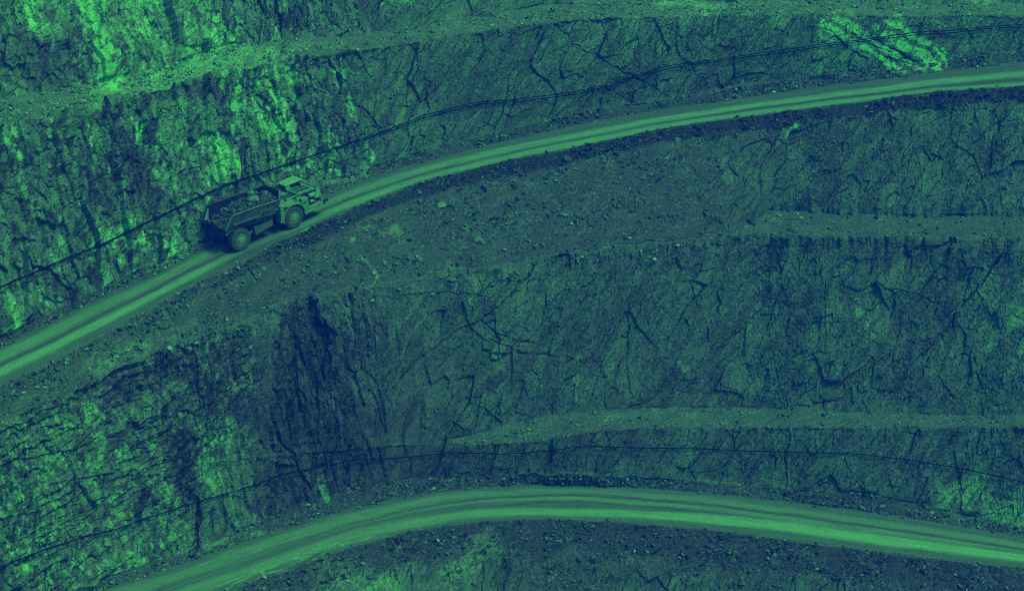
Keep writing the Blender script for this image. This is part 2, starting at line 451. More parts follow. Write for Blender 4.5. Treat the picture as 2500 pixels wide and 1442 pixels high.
# ---- named joints and faults in the wall
def seg_dist(px, py, pts):
    d = np.full(px.shape, 1e9)
    for (x0, y0), (x1, y1) in zip(pts[:-1], pts[1:]):
        vx, vy = x1 - x0, y1 - y0
        t = np.clip(((px - x0) * vx + (py - y0) * vy) / (vx * vx + vy * vy), 0, 1)
        d = np.minimum(d, np.hypot(px - x0 - t * vx, py - y0 - t * vy))
    return d
def win(pts, m):
    a = np.array(pts, float)
    return (PX > a[:, 0].min() - m) & (PX < a[:, 0].max() + m) & (PY > a[:, 1].min() - m) & (PY < a[:, 1].max() + m)
WX = 7 * fbm(SS / .9, ZZ / .9, 71, 3); WY = 7 * fbm(SS / .9, ZZ / .9, 73, 3)
FAULTS = [
    ([(1330, 618), (1290, 670), (1230, 735), (1175, 780), (1130, 800), (1050, 860), (985, 930), (960, 950)], 4, .55),
    ([(1175, 783), (1215, 815), (1265, 832), (1300, 836)], 4, .4),
    ([(1180, 820), (1240, 846), (1290, 872)], 4, .35),
    ([(2455, 596), (2430, 640), (2400, 690), (2370, 720), (2330, 770), (2325, 800)], 7, .7),
    ([(2330, 770), (2290, 830), (2250, 870)], 5, .35),
    ([(1893, 615), (1903, 650), (1910, 698)], 3, .4),
    ([(1350, 52), (1385, 84), (1390, 100), (1420, 120), (1455, 133), (1490, 160), (1540, 185), (1590, 210), (1640, 238)], 4, .4),
    ([(1478, 212), (1520, 236), (1556, 250)], 3, .45),
    ([(1410, 50), (1388, 84)], 4, .3),
    ([(2175, 708), (2230, 715), (2280, 738), (2312, 746)], 3, .45),
    ([(2240, 676), (2310, 680), (2350, 676)], 3, .3),
    
    ([(480, 1215), (478, 1270), (484, 1330)], 7, .6),
    ([(0, 1125), (80, 1118), (200, 1088), (330, 1040), (440, 1005)], 3, .4),
    ([(0, 1330), (110, 1300), (260, 1265), (420, 1220)], 3, .3),
    ([(20, 1262), (150, 1240), (300, 1205), (350, 1180)], 3, .35),
    ([(2092, 940), (2105, 975), (2120, 1008)], 3, .4), ([(2005, 968), (2012, 996)], 2.5, .35), ([(1920, 970), (1924, 1000)], 2.5, .3),
    ([(2015, 690), (2013, 760), (2016, 850)], 2.5, .25), ([(1926, 760), (1924, 840)], 2.5, .2), ([(2198, 760), (2196, 822)], 3, .35),
    ([(2010, 62), (2080, 125), (2160, 178)], 4, .5), ([(2075, 78), (2130, 110), (2170, 128)], 5, .5), ([(2120, 90), (2180, 118), (2260, 168)], 7, .6),
    ([(2100, 125), (2200, 150), (2290, 172)], 4, .3), ([(2250, 70), (2290, 82)], 4, .4),
    ([(700, 820), (760, 835), (812, 842)], 3, .3), ([(745, 730), (800, 860), (815, 980), (830, 1100)], 5, .4),
    ([(660, 742), (720, 830), (790, 900)], 5, .35), ([(880, 712), (935, 725), (1080, 714), (1190, 722)], 3, .3),
    ([(1300, 860), (1420, 880)], 3, .2), ([(1030, 770), (1060, 830)], 3, .2),
    ([(1725, 48), (1660, 100), (1560, 180)], 2.5, .18), ([(1905, 165), (1930, 150)], 4, .3),
    ([(640, 205), (690, 330), (745, 400)], 2.5, .35), ([(672, 190), (720, 290), (760, 395)], 2.5, .35),
    ([(0, 186), (90, 196), (200, 200)], 2.5, .3), ([(55, 210), (70, 70)], 2.5, .15), ([(260, 95), (275, 190)], 2.5, .3),
]
for pts, wd, dep in FAULTS:
    w_ = win(pts, 40)
    d = seg_dist(PX[w_] + WX[w_], PY[w_] + WY[w_], pts)
    wl = wd * (.45 + .35 * fbm(SS[w_] / 1.3, ZZ[w_] / 1.3, 91, 3))
    k = (1 - sstep(wl * .4, wl * 1.2, d)) * sstep(-.5, .1, fbm(SS[w_] / 1.1, ZZ[w_] / 1.1, 93, 3))
    disp[w_] -= (.4 * dep * k * face_r[w_]).astype(np.float32)
    crk[w_] = np.maximum(crk[w_], k * face_r[w_])

# ---- colour of the rock: brightness grid, ore streaks, stains
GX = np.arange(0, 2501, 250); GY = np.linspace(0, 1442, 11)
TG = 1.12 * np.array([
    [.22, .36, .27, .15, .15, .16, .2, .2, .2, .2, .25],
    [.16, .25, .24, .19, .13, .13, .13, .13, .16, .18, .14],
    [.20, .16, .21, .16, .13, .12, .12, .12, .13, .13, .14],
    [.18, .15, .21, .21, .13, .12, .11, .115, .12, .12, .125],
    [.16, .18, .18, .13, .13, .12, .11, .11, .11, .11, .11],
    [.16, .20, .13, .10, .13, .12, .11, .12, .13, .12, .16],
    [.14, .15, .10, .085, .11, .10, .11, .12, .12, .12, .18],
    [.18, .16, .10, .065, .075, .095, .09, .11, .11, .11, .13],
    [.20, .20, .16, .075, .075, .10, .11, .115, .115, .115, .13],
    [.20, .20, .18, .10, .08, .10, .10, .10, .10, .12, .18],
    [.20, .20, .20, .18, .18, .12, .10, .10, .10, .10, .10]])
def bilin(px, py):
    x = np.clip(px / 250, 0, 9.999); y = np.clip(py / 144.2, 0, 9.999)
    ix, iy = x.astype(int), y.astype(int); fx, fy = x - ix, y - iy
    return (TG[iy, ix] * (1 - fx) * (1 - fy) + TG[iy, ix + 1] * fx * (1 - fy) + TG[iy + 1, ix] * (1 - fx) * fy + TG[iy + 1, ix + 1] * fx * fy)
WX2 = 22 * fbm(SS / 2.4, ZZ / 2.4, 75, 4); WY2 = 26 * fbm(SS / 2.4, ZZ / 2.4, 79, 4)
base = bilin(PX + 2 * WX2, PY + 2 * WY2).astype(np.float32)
STREAKS = [  # x0, y0, x1, y1, half width, brightness added
    (185, -60, 270, 170, 34, .5), (300, -20, 335, 120, 16, .3), (465, -40, 530, 130, 20, .4), (240, 140, 272, 200, 22, .3), (350, 60, 360, 165, 16, .2),
    (640, 200, 690, 300, 32, .4), (660, 280, 745, 420, 34, .5), (545, 195, 575, 260, 22, .35), (340, 290, 412, 460, 20, .5), (545, 380, 510, 480, 20, .4), (815, 150, 855, 265, 9, .4),
    (650, 180, 730, 200, 24, .25), (890, 350, 908, 395, 10, .5), (15, 340, 35, 375, 14, .4), (130, 310, 165, 400, 16, .28),
    (320, 555, 430, 625, 34, .4), (265, 580, 310, 630, 22, .3), (520, 320, 565, 420, 18, .38), (120, 600, 150, 650, 10, .3),
    (800, 420, 890, 445, 18, .28), (20, 710, 35, 735, 10, .35), (440, 420, 470, 520, 16, .3), (225, 330, 250, 420, 14, .22), (60, 420, 110, 560, 14, .18), (200, 480, 240, 560, 14, .2),
    (2008, 58, 2040, 90, 11, .6), (2045, 85, 2090, 110, 12, .7), (2080, 70, 2095, 92, 12, .7), (2180, 48, 2212, 80, 18, .8), (2110, 110, 2150, 125, 13, .6), (2160, 50, 2130, 75, 10, .4),
    (2235, 138, 2295, 150, 18, .95), (2292, 60, 2308, 72, 9, .8), (2150, 135, 2190, 165, 16, .55), (2200, 105, 2300, 112, 14, .35), (2215, 125, 2225, 130, 12, .6),
    (1928, 325, 1948, 306, 10, .45), (2488, 760, 2472, 860, 16, .13), (2000, 62, 2200, 150, 26, .42), (2060, 60, 2290, 145, 32, .46), (2100, 735, 2112, 800, 12, .11),
    (1650, 885, 1685, 920, 9, .14), (1300, 830, 1312, 960, 10, .07), (1575, 670, 1582, 712, 8, .12), (1212, 850, 1222, 965, 13, .07), (1410, 880, 1412, 960, 9, .09), (1100, 660, 1200, 720, 26, .08), (1120, 800, 1150, 745, 18, .08),
    (545, 1040, 505, 1190, 28, .20), (590, 1040, 600, 1080, 16, .14), (790, 1175, 797, 1215, 11, .24), (400, 1180, 412, 1225, 11, .2), (30, 1345, 55, 1385, 22, .22),
    (60, 1185, 48, 1245, 14, .2), (255, 950, 240, 1000, 26, .16), (300, 1090, 320, 1120, 14, .2), (2330, 1215, 2490, 1250, 40, .2), (2380, 1180, 2500, 1190, 26, .12), (150, 1060, 300, 1040, 30, .05),
    (960, 560, 990, 592, 12, .15), (890, 562, 950, 570, 5, .15), (880, 625, 925, 680, 4, .2), (240, 900, 340, 860, 34, .13), (330, 850, 480, 800, 22, .07), (160, 690, 200, 690, 10, .1),
    (1180, 1335, 1110, 1410, 40, .16), (800, 1400, 930, 1440, 40, .12), (2330, -10, 2500, 14, 7, .18), (1600, 4, 1760, 18, 16, .22), (930, 8, 990, 14, 8, .3), (985, 0, 1010, 8, 8, .3),
    (250, 230, 560, 135, 32, .16), (600, 120, 720, 150, 14, .2), (1000, 70, 1100, 60, 22, .05), (1000, 1130, 1100, 1170, 10, .08), (500, 1330, 640, 1300, 10, .2),
    (300, 400, 320, 440, 46, -.08), (440, 210, 560, 230, 24, -.05), (60, 130, 150, 160, 50, -.05), (730, 780, 800, 900, 50, -.04), (390, 890, 320, 930, 46, -.09), (450, 900, 560, 1010, 40, -.05), (430, 1070, 470, 1200, 28, -.1),
    (660, 1150, 740, 1210, 36, -.05), (350, 1200, 342, 1270, 10, -.12), (480, 1220, 484, 1330, 6, -.14), (150, 690, 190, 730, 26, -.09), (610, 860, 640, 1020, 40, -.035), (580, 360, 600, 440, 16, -.08), (700, 1010, 850, 1100, 50, -.02),
]
ore = np.zeros(PY.shape, np.float32)
for (x0, y0, x1, y1, wd, am) in STREAKS:
    pts = [(x0, y0), (x1, y1)]
    w_ = win(pts, wd * 2 + 60)
    d = seg_dist(PX[w_] + WX2[w_], PY[w_] + WY2[w_], pts)
    ore[w_] += (am * (1 - sstep(wd * .45, wd * 1.45, d))).astype(np.float32)

broad = fbm(SS / 5, ZZ / 6, 81, 4); fine = fbm(SS / .45, ZZ / .45, 83, 4)
drip = fbm(SS / .55 + .8 * fbm(SS / 4, ZZ / 4, 85, 2), ZZ / 6.5, 87, 4)          # run-off stains down the wall
seam = fbm((SS + .28 * ZZ) / 1.3, ZZ / 7, 89, 4)                                # steep pale seams
tf = base * (1 + (.35 - .12 * w_fol) * broad + (.35 - .08 * w_fol) * fine) * np.exp(.13 * grit) * np.clip(1 + (1.1 - .5 * w_fol) * cellr, .3, 2.4)
tf = tf * (1 + drip * (.25 * w_fol + .5 * w_lam))
fa = math.radians(52); wrp = .7 * fbm(SS / 5, ZZ / 5, 161, 3)
fu_ = SS * math.cos(fa) + ZZ * math.sin(fa); fv_ = -SS * math.sin(fa) + ZZ * math.cos(fa) + wrp * 2.5
foli = fbm(fu_ / 2.6, fv_ / .16, 163, 3) * sstep(-.35, .3, fbm(SS / 4, ZZ / 4, 165, 3))
hair = (1 - sstep(.0, .045, np.abs(fbm(fu_ / 5, fv_ / .8, 167, 2)))) * sstep(.0, .4, fbm(SS / 2.2, ZZ / 2.2, 169, 3))
tf = tf * (1.08 + w_fol * (.12 + .6 * foli + .7 * hair))
facet = np.clip(.5 + 1.5 * cellr + .5 * fine + .3 * broad, 0, 1.3)
tf = tf + .46 * w_col * sstep(.02, .42, seam) * sstep(.35, 1.0, facet) * sstep(-.3, .4, broad + .2)
tf = tf + .12 * w_bed * sstep(.6, 1.1, facet)
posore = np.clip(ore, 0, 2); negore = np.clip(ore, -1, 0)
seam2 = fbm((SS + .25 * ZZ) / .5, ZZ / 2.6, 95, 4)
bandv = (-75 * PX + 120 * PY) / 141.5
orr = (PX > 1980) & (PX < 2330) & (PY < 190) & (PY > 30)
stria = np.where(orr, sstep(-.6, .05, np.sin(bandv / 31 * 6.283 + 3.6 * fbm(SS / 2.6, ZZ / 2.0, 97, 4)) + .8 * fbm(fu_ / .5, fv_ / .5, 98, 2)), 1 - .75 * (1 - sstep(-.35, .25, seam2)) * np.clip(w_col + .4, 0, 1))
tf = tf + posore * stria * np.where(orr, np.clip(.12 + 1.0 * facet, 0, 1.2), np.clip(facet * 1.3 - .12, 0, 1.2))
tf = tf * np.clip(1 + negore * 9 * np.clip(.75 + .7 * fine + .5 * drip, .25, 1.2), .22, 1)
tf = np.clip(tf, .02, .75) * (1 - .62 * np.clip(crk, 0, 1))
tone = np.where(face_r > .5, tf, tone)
# gravel colour; shade below the road edges is painted into the shoulders
gb = base.copy()
for s, mul, add in (('bench0', 0, .205), ('bench1', 0, .14), ('bench2', .3, .12), ('verge1', .25, .055), ('verge3', .25, .06), ('shoulder1', .12, .03), ('shoulder3', .25, .042), ('plateau', 0, .15), ('debris', .4, .055), ('lowslope', .55, .045)):
    m = RS == SEG[s]; gb[m] = base[m] * mul + add
m = RS == SEG['bench0']; gb[m] += (.10 * (1 - sstep(500, 760, PX[m])) * sstep(120, 420, PX[m]) - .03 * sstep(760, 900, PX[m]) * (1 - sstep(1400, 1600, PX[m]))).astype(np.float32)
m = RS == SEG['shoulder1']; gb[m] += (.055 * (1 - sstep(350, 800, PX[m]))).astype(np.float32)
gb = blur_rows(gb, 7)
tg = gb[gm] * (1 + .35 * fbm(SS[gm] / 2.2, TT[gm] / 1.6, 211, 4) + .3 * fbm(SS[gm] / .25, TT[gm] / .25, 213, 3)) * np.exp(.16 * grit[gm])
br = np.where(r2 > .85, 2.4, np.where(r2 < .25, .5, 1.05))
segq = np.ones(NR)
for s, a in (('bench1', .55), ('bench2', .7), ('bench0', .9), ('shoulder1', 1.3), ('shoulder3', 1.3), ('verge1', 1.3), ('verge3', 1.3)):
    segq[RS == SEG[s]] = a
tg = tg * (1 + (br - 1) * (.3 + .7 * clump) * (segq[:, None] * np.ones((1, NC)))[gm])
tg = tg + np.clip(ore[gm], -.1, 1) * np.clip(.55 + 1.5 * (q2 - .4), 0, 1.5)
full = np.full(PY.shape, 0., np.float32); full[gm] = np.clip(tg, .012, .8)
tone = np.where(face_r > .5, tone, full)

# drill-hole traces on the uppermost face
for pts in ([(640, 45), (675, 112)], [(716, 28), (742, 88)], [(742, -20), (774, 82)], [(772, -20), (797, 62)], [(816, -20), (838, 76)], [(842, -20), (878, 72)], [(905, -20), (915, 30)]):
    w_ = win(pts, 8)
    tone[w_] += (.10 * (1 - sstep(.8, 2.2, seg_dist(PX[w_], PY[w_], pts)))).astype(np.float32)
# road colour: packed wheel tracks, dusty crown, wet trickles
def road_tone(seg, base_t, bands, lines, c_noise):
    m = RS == SEG[seg]
    f = np.broadcast_to(RF[m][:, None], PX[m].shape); x = PX[m]; s = SS[m]
    f0 = f
    f = f + .045 * fbm(s / 7, f * 2, 401 + c_noise, 4) + .016 * fbm(s / 1.0, f * 7, 405, 3)
    t = base_t * (1 + .0 * f)
    for cpts, wpts, am in bands:
        c = I(cpts)(x); w = I(wpts)(x)
        t = t + 1.25 * I(am)(x) * np.exp(-((f - c) / w) ** 4)
    for cpts, wd, am in lines:
        t = t - am * np.exp(-((f - I(cpts)(x)) / wd) ** 2)
    st = fbm(s / 7, f * 26, c_noise, 4)
    st2 = fbm(s / 2.2 + f * 3, f * 40, c_noise + 7, 3)
    st3 = fbm(s / 4 - f * 5, f * 14, c_noise + 21, 3)
    t = t * (1 + .34 * st + .24 * st2 + .22 * st3 + .12 * fbm(s / .22, f * 34, c_noise + 3, 2)) * np.exp(.07 * grit[m])
    for q_ in range(7):                        # wandering single tyre tracks that cross the main ruts
        cq = .5 + .42 * vnoise(s / 21 + 5.3 * q_, s * 0 + q_ * 3.7, c_noise + 41)
        for dq in (-.035, .035):
            t = t + (.035 if q_ % 2 else -.03) * np.exp(-((f0 - cq - dq) / .010) ** 2) * sstep(-.2, .3, vnoise(s / 9 + q_ * 2.1, f0 * 0 + q_, c_noise + 43))
    edge = np.minimum(f0, 1 - f0) + .05 * fbm(s / .8, f0 * 9, c_noise + 31, 4)
    t = t * (.74 + .26 * sstep(-.01, .05, edge))
    return m, t
m, t = road_tone('road1', .17, [
    ([(0, .24), (500, .25), (800, .34), (1100, .42), (1500, .5), (2500, .5)], [(0, .14), (600, .12), (1000, .16), (1800, .12), (2500, .14)], [(0, .13), (500, .10), (800, .12), (1400, .2), (2500, .2)]),
    ([(0, .62), (550, .62), (800, .74), (1100, .8), (1500, .84), (2100, .88), (2500, .93)], [(0, .11), (600, .10), (900, .14), (1500, .12), (2500, .1)], [(0, .24), (500, .2), (600, .1), (900, .18), (1500, .2), (2500, .17)])],
    [([(0, .43), (500, .44), (900, .56), (2500, .72)], .05, .05)], 410)
br_ = fbm(SS[m] / 3.0 + RF[m][:, None] * 2.2, RF[m][:, None] * 11 - SS[m] / 9, 431, 3)
t = t * (1 - .35 * sstep(.1, .5, br_) * sstep(800, 950, PX[m]) * (1 - sstep(1250, 1500, PX[m])) * sstep(.3, .45, RF[m])[:, None])
t = t * (1 - .35 * np.exp(-(np.hypot((PX[m] - 620) / 90, (RF[m][:, None] - .55) / .6)) ** 2))   # soft shade under the truck painted into the road colour
tone[m] = np.clip(t, .05, .6)
m, t = road_tone('road3', .175, [
    ([(0, .24), (700, .25), (1100, .22), (1400, .19), (2000, .24), (2500, .28)], [(0, .14), (900, .12), (1400, .08), (2500, .09)], [(0, .10), (900, .11), (1400, .08), (2500, .10)]),
    ([(0, .5), (1400, .40), (2000, .45), (2500, .48)], [(0, .04), (1400, .05), (2500, .05)], [(0, .05), (900, .05), (1400, .12), (2500, .08)]),
    ([(0, .66), (900, .72), (1400, .77), (1900, .64), (2500, .68)], [(0, .12), (1000, .14), (1400, .10), (2000, .13), (2500, .13)], [(0, .12), (900, .15), (1400, .2), (2000, .25), (2500, .27)])],
    [([(0, .45), (700, .46), (1000, .4), (1400, .31), (2000, .36), (2500, .4)], .035, .05), ([(0, .9), (1400, .5), (2500, .56)], .02, .04)], 450)
ff = RF[m][:, None] + .05 * fbm(SS[m] / 2.2, RF[m][:, None] * 2, 461, 3)
rid = 1 - np.abs(fbm(SS[m] / 3.5, ff * 9, 463, 2)) * 7
cen = .86 + .10 * sstep(800, 1000, PX[m])
t = t + .33 * np.clip(rid, 0, 1) * np.exp(-((ff - cen) / .085) ** 2) * sstep(430, 560, PX[m]) * (1 - sstep(850, 1000, PX[m]))
tone[m] = np.clip(t, .05, .65)

toe = np.ones(NR)
for s_ in ('face0', 'face1', 'face2', 'face3'):
    m_ = RS == SEG[s_]; toe[m_] = 1 - .45 * sstep(.93, 1.0, RF[m_])
toe2 = np.broadcast_to(toe[:, None], PY.shape).copy()
m_ = RS == SEG['debris']; toe2[m_] = 1 - .45 * sstep(.9, 1.0, RF[m_])[:, None] * f7[None]
disp *= toe2
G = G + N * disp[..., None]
def surf(px, py, off=0.0):
    """point of the finished wall at survey position (px, py)"""
    c = int(np.clip(round((px - xs[0]) / COLSTEP), 0, NC - 1))
    r = int(np.argmin(np.abs(PY[12:, c] - py))) + 12
    return Vector(G[r, c]) + Vector(N[r, c]) * off, Vector(N[r, c]), r, c

# ---- split the sheet into its named pieces
quad_seg = np.broadcast_to(RS[:-1, None], (NR - 1, NC - 1)).copy()
ux = xs[:-1][None] * np.ones((NR - 1, 1))
quad_seg[(quad_seg == SEG['bench2']) & (ux < 1060)] = SEG['face3']
quad_seg[(quad_seg == SEG['bench1']) & (ux < 1790)] = SEG['debris']
idg = np.arange(NR * NC).reshape(NR, NC)
quads = np.stack([idg[1:, :-1], idg[1:, 1:], idg[:-1, 1:], idg[:-1, :-1]], -1)
PIECES = [
    ('ground', ['plateau'], M_gravel, False, 'level ground above the uppermost cut of the pit', 'ground'),
    ('rock_face', ['face0'], M_rock, False, 'uppermost rock face with pale streaks running down at the left', 'rock face'),
    ('bench', ['bench0'], M_gravel, False, 'highest rubble-strewn bench running under the uppermost rock face', 'bench'),
    ('rock_face', ['face1'], M_rock, False, 'blocky rock face with pale ore right behind the truck road', 'rock face'),
    ('verge', ['verge1'], M_gravel, False, 'strip of loose stones along the inner edge of the truck road', 'verge'),
    ('haul_road', ['road1'], M_road, True, 'dirt haul road with pale wheel tracks that the truck drives on', 'road'),
    ('debris_slope', ['shoulder1', 'debris'], M_gravel, False, 'slope of dark rubble spilling down below the truck road', 'slope'),
    ('bench', ['bench1'], M_gravel, False, 'short level bench at the right, between two plain rock faces', 'bench'),
    ('rock_face', ['face2'], M_rock, False, 'broad dark rock face below the rubble slope, with diagonal cracks', 'rock face'),
    ('bench', ['bench2'], M_gravel, False, 'long gravel bench above the lower curved road', 'bench'),
    ('rock_face', ['face3'], M_rock, False, 'low rock face directly above the curved lower road', 'rock face'),
    ('verge', ['verge3'], M_gravel, False, 'strip of loose stones along the inner edge of the lower curved road', 'verge'),
    ('haul_road', ['road3'], M_road, True, 'curved empty dirt haul road along the bottom of the pit wall', 'road'),
    ('debris_slope', ['shoulder3', 'lowslope'], M_gravel, False, 'dark gravel and rock slope below the curved lower road', 'slope'),
]
GV = G.reshape(-1, 3); TV = tone.reshape(-1)
for name, segs, mat, sm, label, cat in PIECES:
    mask = np.isin(quad_seg, [SEG[s] for s in segs])
    q_ = quads[mask]
    used, inv = np.unique(q_.ravel(), return_inverse=True)
    o = np_mesh(name, GV[used], inv.reshape(-1, 4).astype(np.int32), mat, TV[used], sm)
    tag(o, label, cat, kind='structure')

# pit floor far below, out of the picture
fl = np.array([[-190, -60, -26], [190, -60, -26], [190, 270, -26], [-190, 270, -26]], float)
o = np_mesh('pit_floor', fl, np.array([[0, 1, 2, 3]]), M_gravel, np.full(4, .12))
tag(o, 'flat gravel floor at the bottom of the pit', 'ground', kind='structure')
# ------------------------------------------------------------------ mesh builders for the objects
class MB:
    def __init__(self): self.bm = bmesh.new()
    def box(self, x0, x1, y0, y1, z0, z1, bev=.02):
        r = bmesh.ops.create_cube(self.bm, size=1)
        for v in r['verts']:
            v.co = Vector(((x0 + x1) / 2 + v.co.x * (x1 - x0), (y0 + y1) / 2 + v.co.y * (y1 - y0), (z0 + z1) / 2 + v.co.z * (z1 - z0)))
        if bev:
            es = list({e for v in r['verts'] for e in v.link_edges})
            bmesh.ops.bevel(self.bm, geom=es, offset=bev, segments=1, affect='EDGES')
        return self
    def prism(self, pts, y0, y1):
        """outline in (x, z) pushed from y0 to y1"""
        a = [self.bm.verts.new((x, y0, z)) for x, z in pts]; b = [self.bm.verts.new((x, y1, z)) for x, z in pts]
        n = len(pts)
        self.bm.faces.new(a); self.bm.faces.new(b[::-1])
        for i in range(n):
            self.bm.faces.new((a[i], b[i], b[(i + 1) % n], a[(i + 1) % n]))
        return self
    def hexa(self, p):
        """eight corners: four of one end then four of the other"""
        v = [self.bm.verts.new(q) for q in p]
        for f in ((0, 1, 2, 3), (7, 6, 5, 4), (0, 4, 5, 1), (1, 5, 6, 2), (2, 6, 7, 3), (3, 7, 4, 0)):
            self.bm.faces.new([v[i] for i in f])
        return self
    def tube(self, pts, rad, seg=10):
        pts = [Vector(p) for p in pts]; rings = []
        for i, p in enumerate(pts):
            t = (pts[min(i + 1, len(pts) - 1)] - pts[max(i - 1, 0)]).normalized()
            a = t.orthogonal().normalized() if i == 0 else (rings_a - t * rings_a.dot(t)).normalized()
            rings_a = a; b = t.cross(a)
            r = rad[i] if isinstance(rad, (list, tuple)) else rad
            rings.append([self.bm.verts.new(p + (a * math.cos(k * 2 * math.pi / seg) + b * math.sin(k * 2 * math.pi / seg)) * r) for k in range(seg)])
        for r0, r1 in zip(rings[:-1], rings[1:]):
            for k in range(seg):
                self.bm.faces.new((r0[k], r0[(k + 1) % seg], r1[(k + 1) % seg], r1[k]))
        self.bm.faces.new(rings[0][::-1]); self.bm.faces.new(rings[-1])
        return self
    def lathe_y(self, prof, seg=40, c=(0, 0, 0)):
        """closed profile of (radius, y) turned about the y axis"""
        n = len(prof); rings = []
        for k in range(seg):
            a = k * 2 * math.pi / seg
            rings.append([self.bm.verts.new((c[0] + r * math.cos(a), c[1] + y, c[2] + r * math.sin(a))) for r, y in prof])
        for k in range(seg):
            A, B = rings[k], rings[(k + 1) % seg]
            for i in range(n - 1):
                self.bm.faces.new((A[i], A[i + 1], B[i + 1], B[i]))
        self.bm.faces.new([r[0] for r in rings]); self.bm.faces.new([r[-1] for r in rings][::-1])
        return self
    def build(self, name, mat, parent=None, smooth=False):
        bmesh.ops.recalc_face_normals(self.bm, faces=self.bm.faces[:])
        me = bpy.data.meshes.new(name); self.bm.to_mesh(me); self.bm.free()
        me.materials.append(mat)
        if smooth:
            me.polygons.foreach_set('use_smooth', [True] * len(me.polygons))
        o = bpy.data.objects.new(name, me); col.objects.link(o)
        if parent: o.parent = parent
        return o

P_paint = plain('weathered_paint', .42, .5, 1.3, 2.6)
P_roof = plain('clean_roof_paint', .55, .92, 1.05, 1.5)
P_bright = plain('pale_panel_paint', .46, .6, 1.25, 2.5)
P_bed = plain('worn_bed_steel', .085, .45, 1.7, 1.3, .6, .3)
P_bedlite = plain('scuffed_bed_steel', .16, .6, 1.4, 3.0, .5, .4)
P_bed_shade = plain('shaded_bed_inside', .022, .6, 1.5, 2.0, .8, .1)  # shadow inside the bed put into the colour of its inner walls
P_edge = plain('bright_rim_edge', .30, .35, 1.4, 5.0)
P_frame = plain('grimy_frame_steel', .05, .6, 1.5, 3.0)
P_black = plain('black_rubber_and_bay_shade', .015, .7, 1.3, 4.0)
P_tyre = plain('dusty_tyre_rubber', .11, .6, 1.35, 2.0, .9, .15)
P_rim = plain('painted_wheel_rim', .26, .6, 1.3, 4.0)
P_hub = plain('pale_wheel_hub', .42, .8, 1.2, 4.0)
P_glass = plain('dark_cab_glass', .02, .9, 1.1, 1.0, .08, .6)
P_cable = plain('black_cable', .008, .8, 1.2, 4.0, .8, .05)
P_lamp = plain('lamp_lens', .4, .9, 1.1, 4.0, .2, .5)

# ------------------------------------------------------------------ the truck
p_r, p_f = surf(589, 611)[0], surf(719, 553.5)[0]
hx = (p_f - p_r).normalized()
ly = Vector((-hx.y, hx.x, 0)).normalized()
uz = hx.cross(ly)
org = p_r + hx * 2.9 + ly * 1.35
truck = bpy.data.objects.new('articulated_dump_truck', None); col.objects.link(truck)
TM = Matrix(((hx.x, ly.x, uz.x, org.x), (hx.y, ly.y, uz.y, org.y), (hx.z, ly.z, uz.z, org.z + .0), (0, 0, 0, 1)))
truck.matrix_world = TM
tag(truck, 'low articulated dump truck loaded with broken rock, climbing the upper dirt road', 'dump truck')

ST = [  # x, floor z, floor half width, chine z, chine half width, rim z, rim half width
    (-4.28, 2.10, 1.52, 2.13, 1.58, 2.20, 1.62),
    (-3.85, 2.04, 1.46, 2.28, 1.60, 2.72, 1.65),
    (-3.45, 1.98, 1.40, 2.45, 1.62, 3.22, 1.70),
    (-1.00, 1.62, 1.30, 2.24, 1.60, 3.12, 1.70),
    (0.60, 1.42, 1.25, 2.08, 1.58, 2.98, 1.70),
    (1.12, 1.72, 1.20, 2.22, 1.54, 2.95, 1.66),
    (1.92, 2.50, .84, 2.72, .86, 3.34, .90)]
def loop(s, t):
    x, zf, wf, zc, wc, zr, wr = s
    if t == 0: return [(x, -wr, zr), (x, -wc, zc), (x, -wf, zf), (x, wf, zf), (x, wc, zc), (x, wr, zr)]
    xi = x - (.12 if x > 1.5 else 0)
    return [(xi, -wr + .1, zr), (xi, -wc + .1, zc + .04), (xi, -wf + .08, zf + .1), (xi, wf - .08, zf + .1), (xi, wc - .1, zc + .04), (xi, wr - .1, zr)]
b = MB(); bmx = b.bm
O_ = [[bmx.verts.new(p) for p in loop(s, 0)] for s in ST]; I_ = [[bmx.verts.new(p) for p in loop(s, 1)] for s in ST]
for k in range(len(ST) - 1):
    for i in range(5):
        bmx.faces.new((O_[k][i], O_[k][i + 1], O_[k + 1][i + 1], O_[k + 1][i]))
        bmx.faces.new((I_[k][i], I_[k + 1][i], I_[k + 1][i + 1], I_[k][i + 1])).material_index = 1
    for i in (0, 5):
        bmx.faces.new((O_[k][i], O_[k + 1][i], I_[k + 1][i], I_[k][i]))
bmx.faces.new(O_[-1]); bmx.faces.new(I_[-1])
for i in range(5):
    bmx.faces.new((O_[0][i], I_[0][i], I_[0][i + 1], O_[0][i + 1]))
bmx.faces.new((O_[-1][0], O_[-1][5], I_[-1][5], I_[-1][0]))
bed = b.build('dump_bed', P_bed, truck)
bed.data.materials.append(P_bed_shade)
for sy in (-1, 1):
    b = MB()
    b.hexa([(-3.5, sy * 1.73, 2.50), (-3.5, sy * 1.60, 2.50), (-3.5, sy * 1.60, 2.38), (-3.5, sy * 1.73, 2.38),
            (.95, sy * 1.71, 2.26), (.95, sy * 1.56, 2.26), (.95, sy * 1.56, 2.14), (.95, sy * 1.71, 2.14)])
    b.build('rub_rail', P_bedlite, bed)
    b = MB()
    b.tube([(-4.26, sy * 1.62, 2.21), (-3.46, sy * 1.70, 3.24), (-1.0, sy * 1.70, 3.14), (.6, sy * 1.70, 3.0), (1.12, sy * 1.66, 2.97), (1.9, sy * .9, 3.36)], .055, 8)
    b.build('rim_tube', P_edge if sy < 0 else P_bed, bed)  # near rim tube paler than the far one
b = MB()
b.prism([(-1.25, 2.18), (.55, 2.02), (.62, 2.62), (-.75, 2.74)], -1.745, -1.72)
pl_ = b.build('name_plate', P_bedlite, bed)
b = MB()
